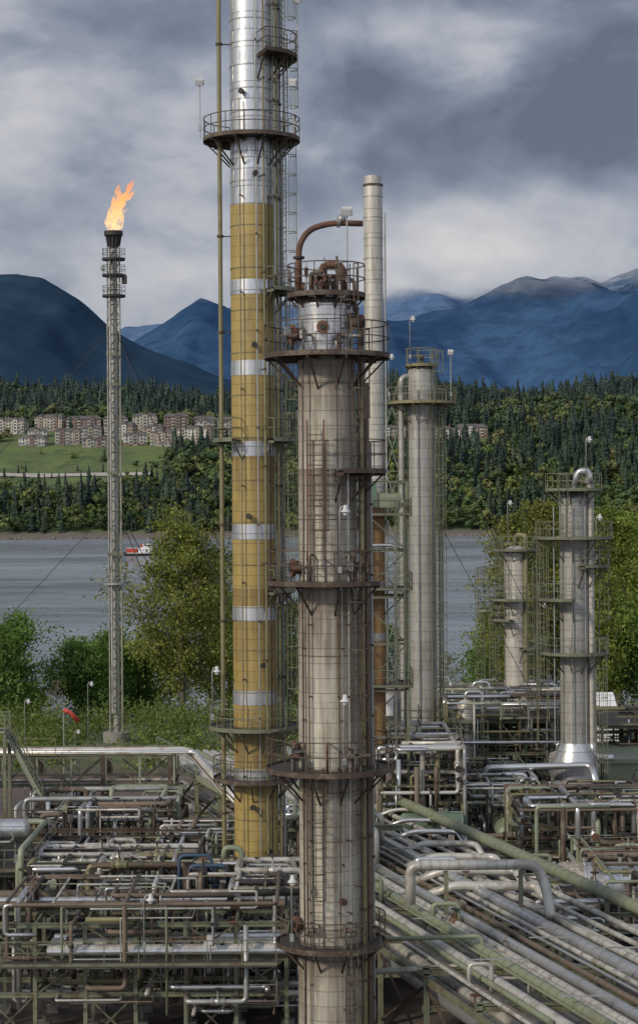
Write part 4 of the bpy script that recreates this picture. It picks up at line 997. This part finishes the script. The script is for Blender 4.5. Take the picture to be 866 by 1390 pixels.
npmesh('shrub_thicket',quad,np.arange(nl*4).reshape(-1,4),col,'leaves')

# ------------------------------------------------------------------ boat
y=1150; b=B('tug_boat',(wx(193,y),y,-6)); L=11
sec=[(-L,2.6,2.2),(-L*.5,3.1,1.9),(0,3.2,1.9),(L*.5,2.9,2.3),(L*.85,1.4,2.9),(L,.1,3.3)]
vs=[]
for xx,w,h in sec: vs+=[(xx,-w*.7,-.5),(xx,-w,h),(xx,w,h),(xx,w*.7,-.5)]
fs=[]
for i in range(len(sec)-1):
    k=4*i
    for qd in range(4): fs.append([k+qd,k+(qd+1)%4,k+4+(qd+1)%4,k+4+qd])
fs+=[[0,1,2,3]]; b.add(vs,fs,'dark_steel')
b.box((2,0,3.4),(8,4.6,3.0),'white_paint'); b.box((3,0,6.0),(5,4,2.2),'white_paint'); b.box((3,-2.03,6.3),(4.4,.06,.8),'condo_window'); b.box((5.53,0,6.3),(.06,3.4,.8),'condo_window')
b.box((-6,0,3.3),(6.5,4.4,2.6),'red_paint'); b.box((-6,0,4.7),(6.7,4.6,.2),'white_paint')
for i in range(4): b.box((-1+i*2,-2.33,3.6),(.8,.06,.7),'condo_window')
b.tube((0,0,4.9),(-.3,0,7.2),.6,n=12,m='red_paint'); b.tube((3,0,7.1),(3,0,11),.1,n=6,m='white_paint'); b.tube((3,-1.4,9.5),(3,1.4,9.5),.07,n=6,m='white_paint')
b.box((0,-3.2,1.75),(18,.1,.35),'white_paint'); b.obj()

# ------------------------------------------------------------------ world, sun, camera
w=bpy.data.worlds.new('World'); scene.world=w; w.use_nodes=True; nt=w.node_tree; nt.nodes.clear()
try: w.cycles.sampling_method='NONE'
except Exception as ex: print('ws',ex)
out=N(nt,'ShaderNodeOutputWorld'); bg=N(nt,'ShaderNodeBackground'); nt.links.new(bg.outputs[0],out.inputs[0]); bg.inputs[1].default_value=.1
el=math.radians(28); az=math.radians(228)
sky=N(nt,'ShaderNodeTexSky',sky_type='NISHITA'); sky.sun_disc=False; sky.sun_elevation=el; sky.sun_rotation=az
tc=N(nt,'ShaderNodeTexCoord').outputs['Generated']; s=N(nt,'ShaderNodeSeparateXYZ'); nt.links.new(tc,s.inputs[0])
mp=N(nt,'ShaderNodeMapping'); nt.links.new(tc,mp.inputs[0]); mp.inputs[1].default_value=(.35,.1,.27); 
n1=noi(nt,mp.outputs[0],7.5,7,.50,(1,1,1.9),.35); n2=noi(nt,mp.outputs[0],24,6,.52,(1,1,1.7),.3)
val=mth(nt,'ADD',mth(nt,'MULTIPLY',n1,.76),mth(nt,'MULTIPLY',n2,.24))
val=mth(nt,'ADD',mth(nt,'MULTIPLY',mth(nt,'SUBTRACT',val,.5),1.35),.485)
def lobe(px,py,rad,amp,sx=1.0):
    v=Vector(((px-CX)/F,1,(HY-py)/F)).normalized()
    sub=N(nt,'ShaderNodeVectorMath',operation='SUBTRACT'); nt.links.new(tc,sub.inputs[0]); sub.inputs[1].default_value=v
    ml=N(nt,'ShaderNodeVectorMath',operation='MULTIPLY'); nt.links.new(sub.outputs[0],ml.inputs[0]); ml.inputs[1].default_value=(1/sx,1,1)
    ln=N(nt,'ShaderNodeVectorMath',operation='LENGTH'); nt.links.new(ml.outputs[0],ln.inputs[0])
    dd=mth(nt,'ADD',ln.outputs['Value'],mth(nt,'MULTIPLY',mth(nt,'SUBTRACT',n1,.5),.09))
    return mapr(nt,dd,0,rad/F,amp,0)
for a in ((60,120,160,.17,1.3),(230,350,170,.22,1.4),(620,345,130,.20,2.2),(780,260,80,.12,1.8),(620,195,120,-.20,2.6),(800,170,80,-.12,2),(170,225,90,-.10,2.4),(230,15,120,-.18,2.8),(760,40,120,-.08,1.8),(520,60,90,.08,1.8),(40,320,100,.06,1),(820,340,80,.1,1.5)):
    val=mth(nt,'ADD',val,lobe(*a))
cr=N(nt,'ShaderNodeValToRGB'); nt.links.new(val,cr.inputs[0]); e=cr.color_ramp.elements
e[0].position=.25;e[0].color=(.125,.15,.205,1);e[1].position=.88;e[1].color=(.86,.79,.74,1)
for po,c in ((.38,(.185,.215,.285,1)),(.5,(.285,.315,.385,1)),(.62,(.46,.475,.525,1)),(.74,(.63,.61,.62,1))): q=e.new(po);q.color=c
back=mapr(nt,s.outputs[1],.6,-.8,1,2.4)  # unseen sky behind the camera brightened as added fill light
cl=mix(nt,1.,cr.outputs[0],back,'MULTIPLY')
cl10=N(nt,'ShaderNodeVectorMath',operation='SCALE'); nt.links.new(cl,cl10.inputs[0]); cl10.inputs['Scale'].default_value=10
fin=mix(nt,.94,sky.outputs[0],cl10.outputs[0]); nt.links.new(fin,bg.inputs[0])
sd=bpy.data.lights.new('sun','SUN'); sd.energy=2.6; sd.angle=math.radians(6); sd.color=(1,.9,.75)
so=bpy.data.objects.new('sun',sd); scene.collection.objects.link(so)
dv=V(math.sin(az)*math.cos(el),math.cos(az)*math.cos(el),math.sin(el)); so.rotation_euler=dv.to_track_quat('Z','Y').to_euler()
cd=bpy.data.cameras.new('camera'); co=bpy.data.objects.new('camera',cd); scene.collection.objects.link(co)
co.location=(0,0,CH); cd.sensor_fit='VERTICAL'; cd.sensor_height=36; cd.lens=F/1390*36; cd.shift_y=-10/1390; cd.clip_end=40000; cd.clip_start=1
co.rotation_euler=(Matrix.Rotation(math.radians(90),4,'X')@Matrix.Rotation(math.radians(-.4),4,'Z')).to_euler()
scene.camera=co
scene.view_settings.view_transform='Standard'; scene.view_settings.look='None'; scene.view_settings.exposure=0
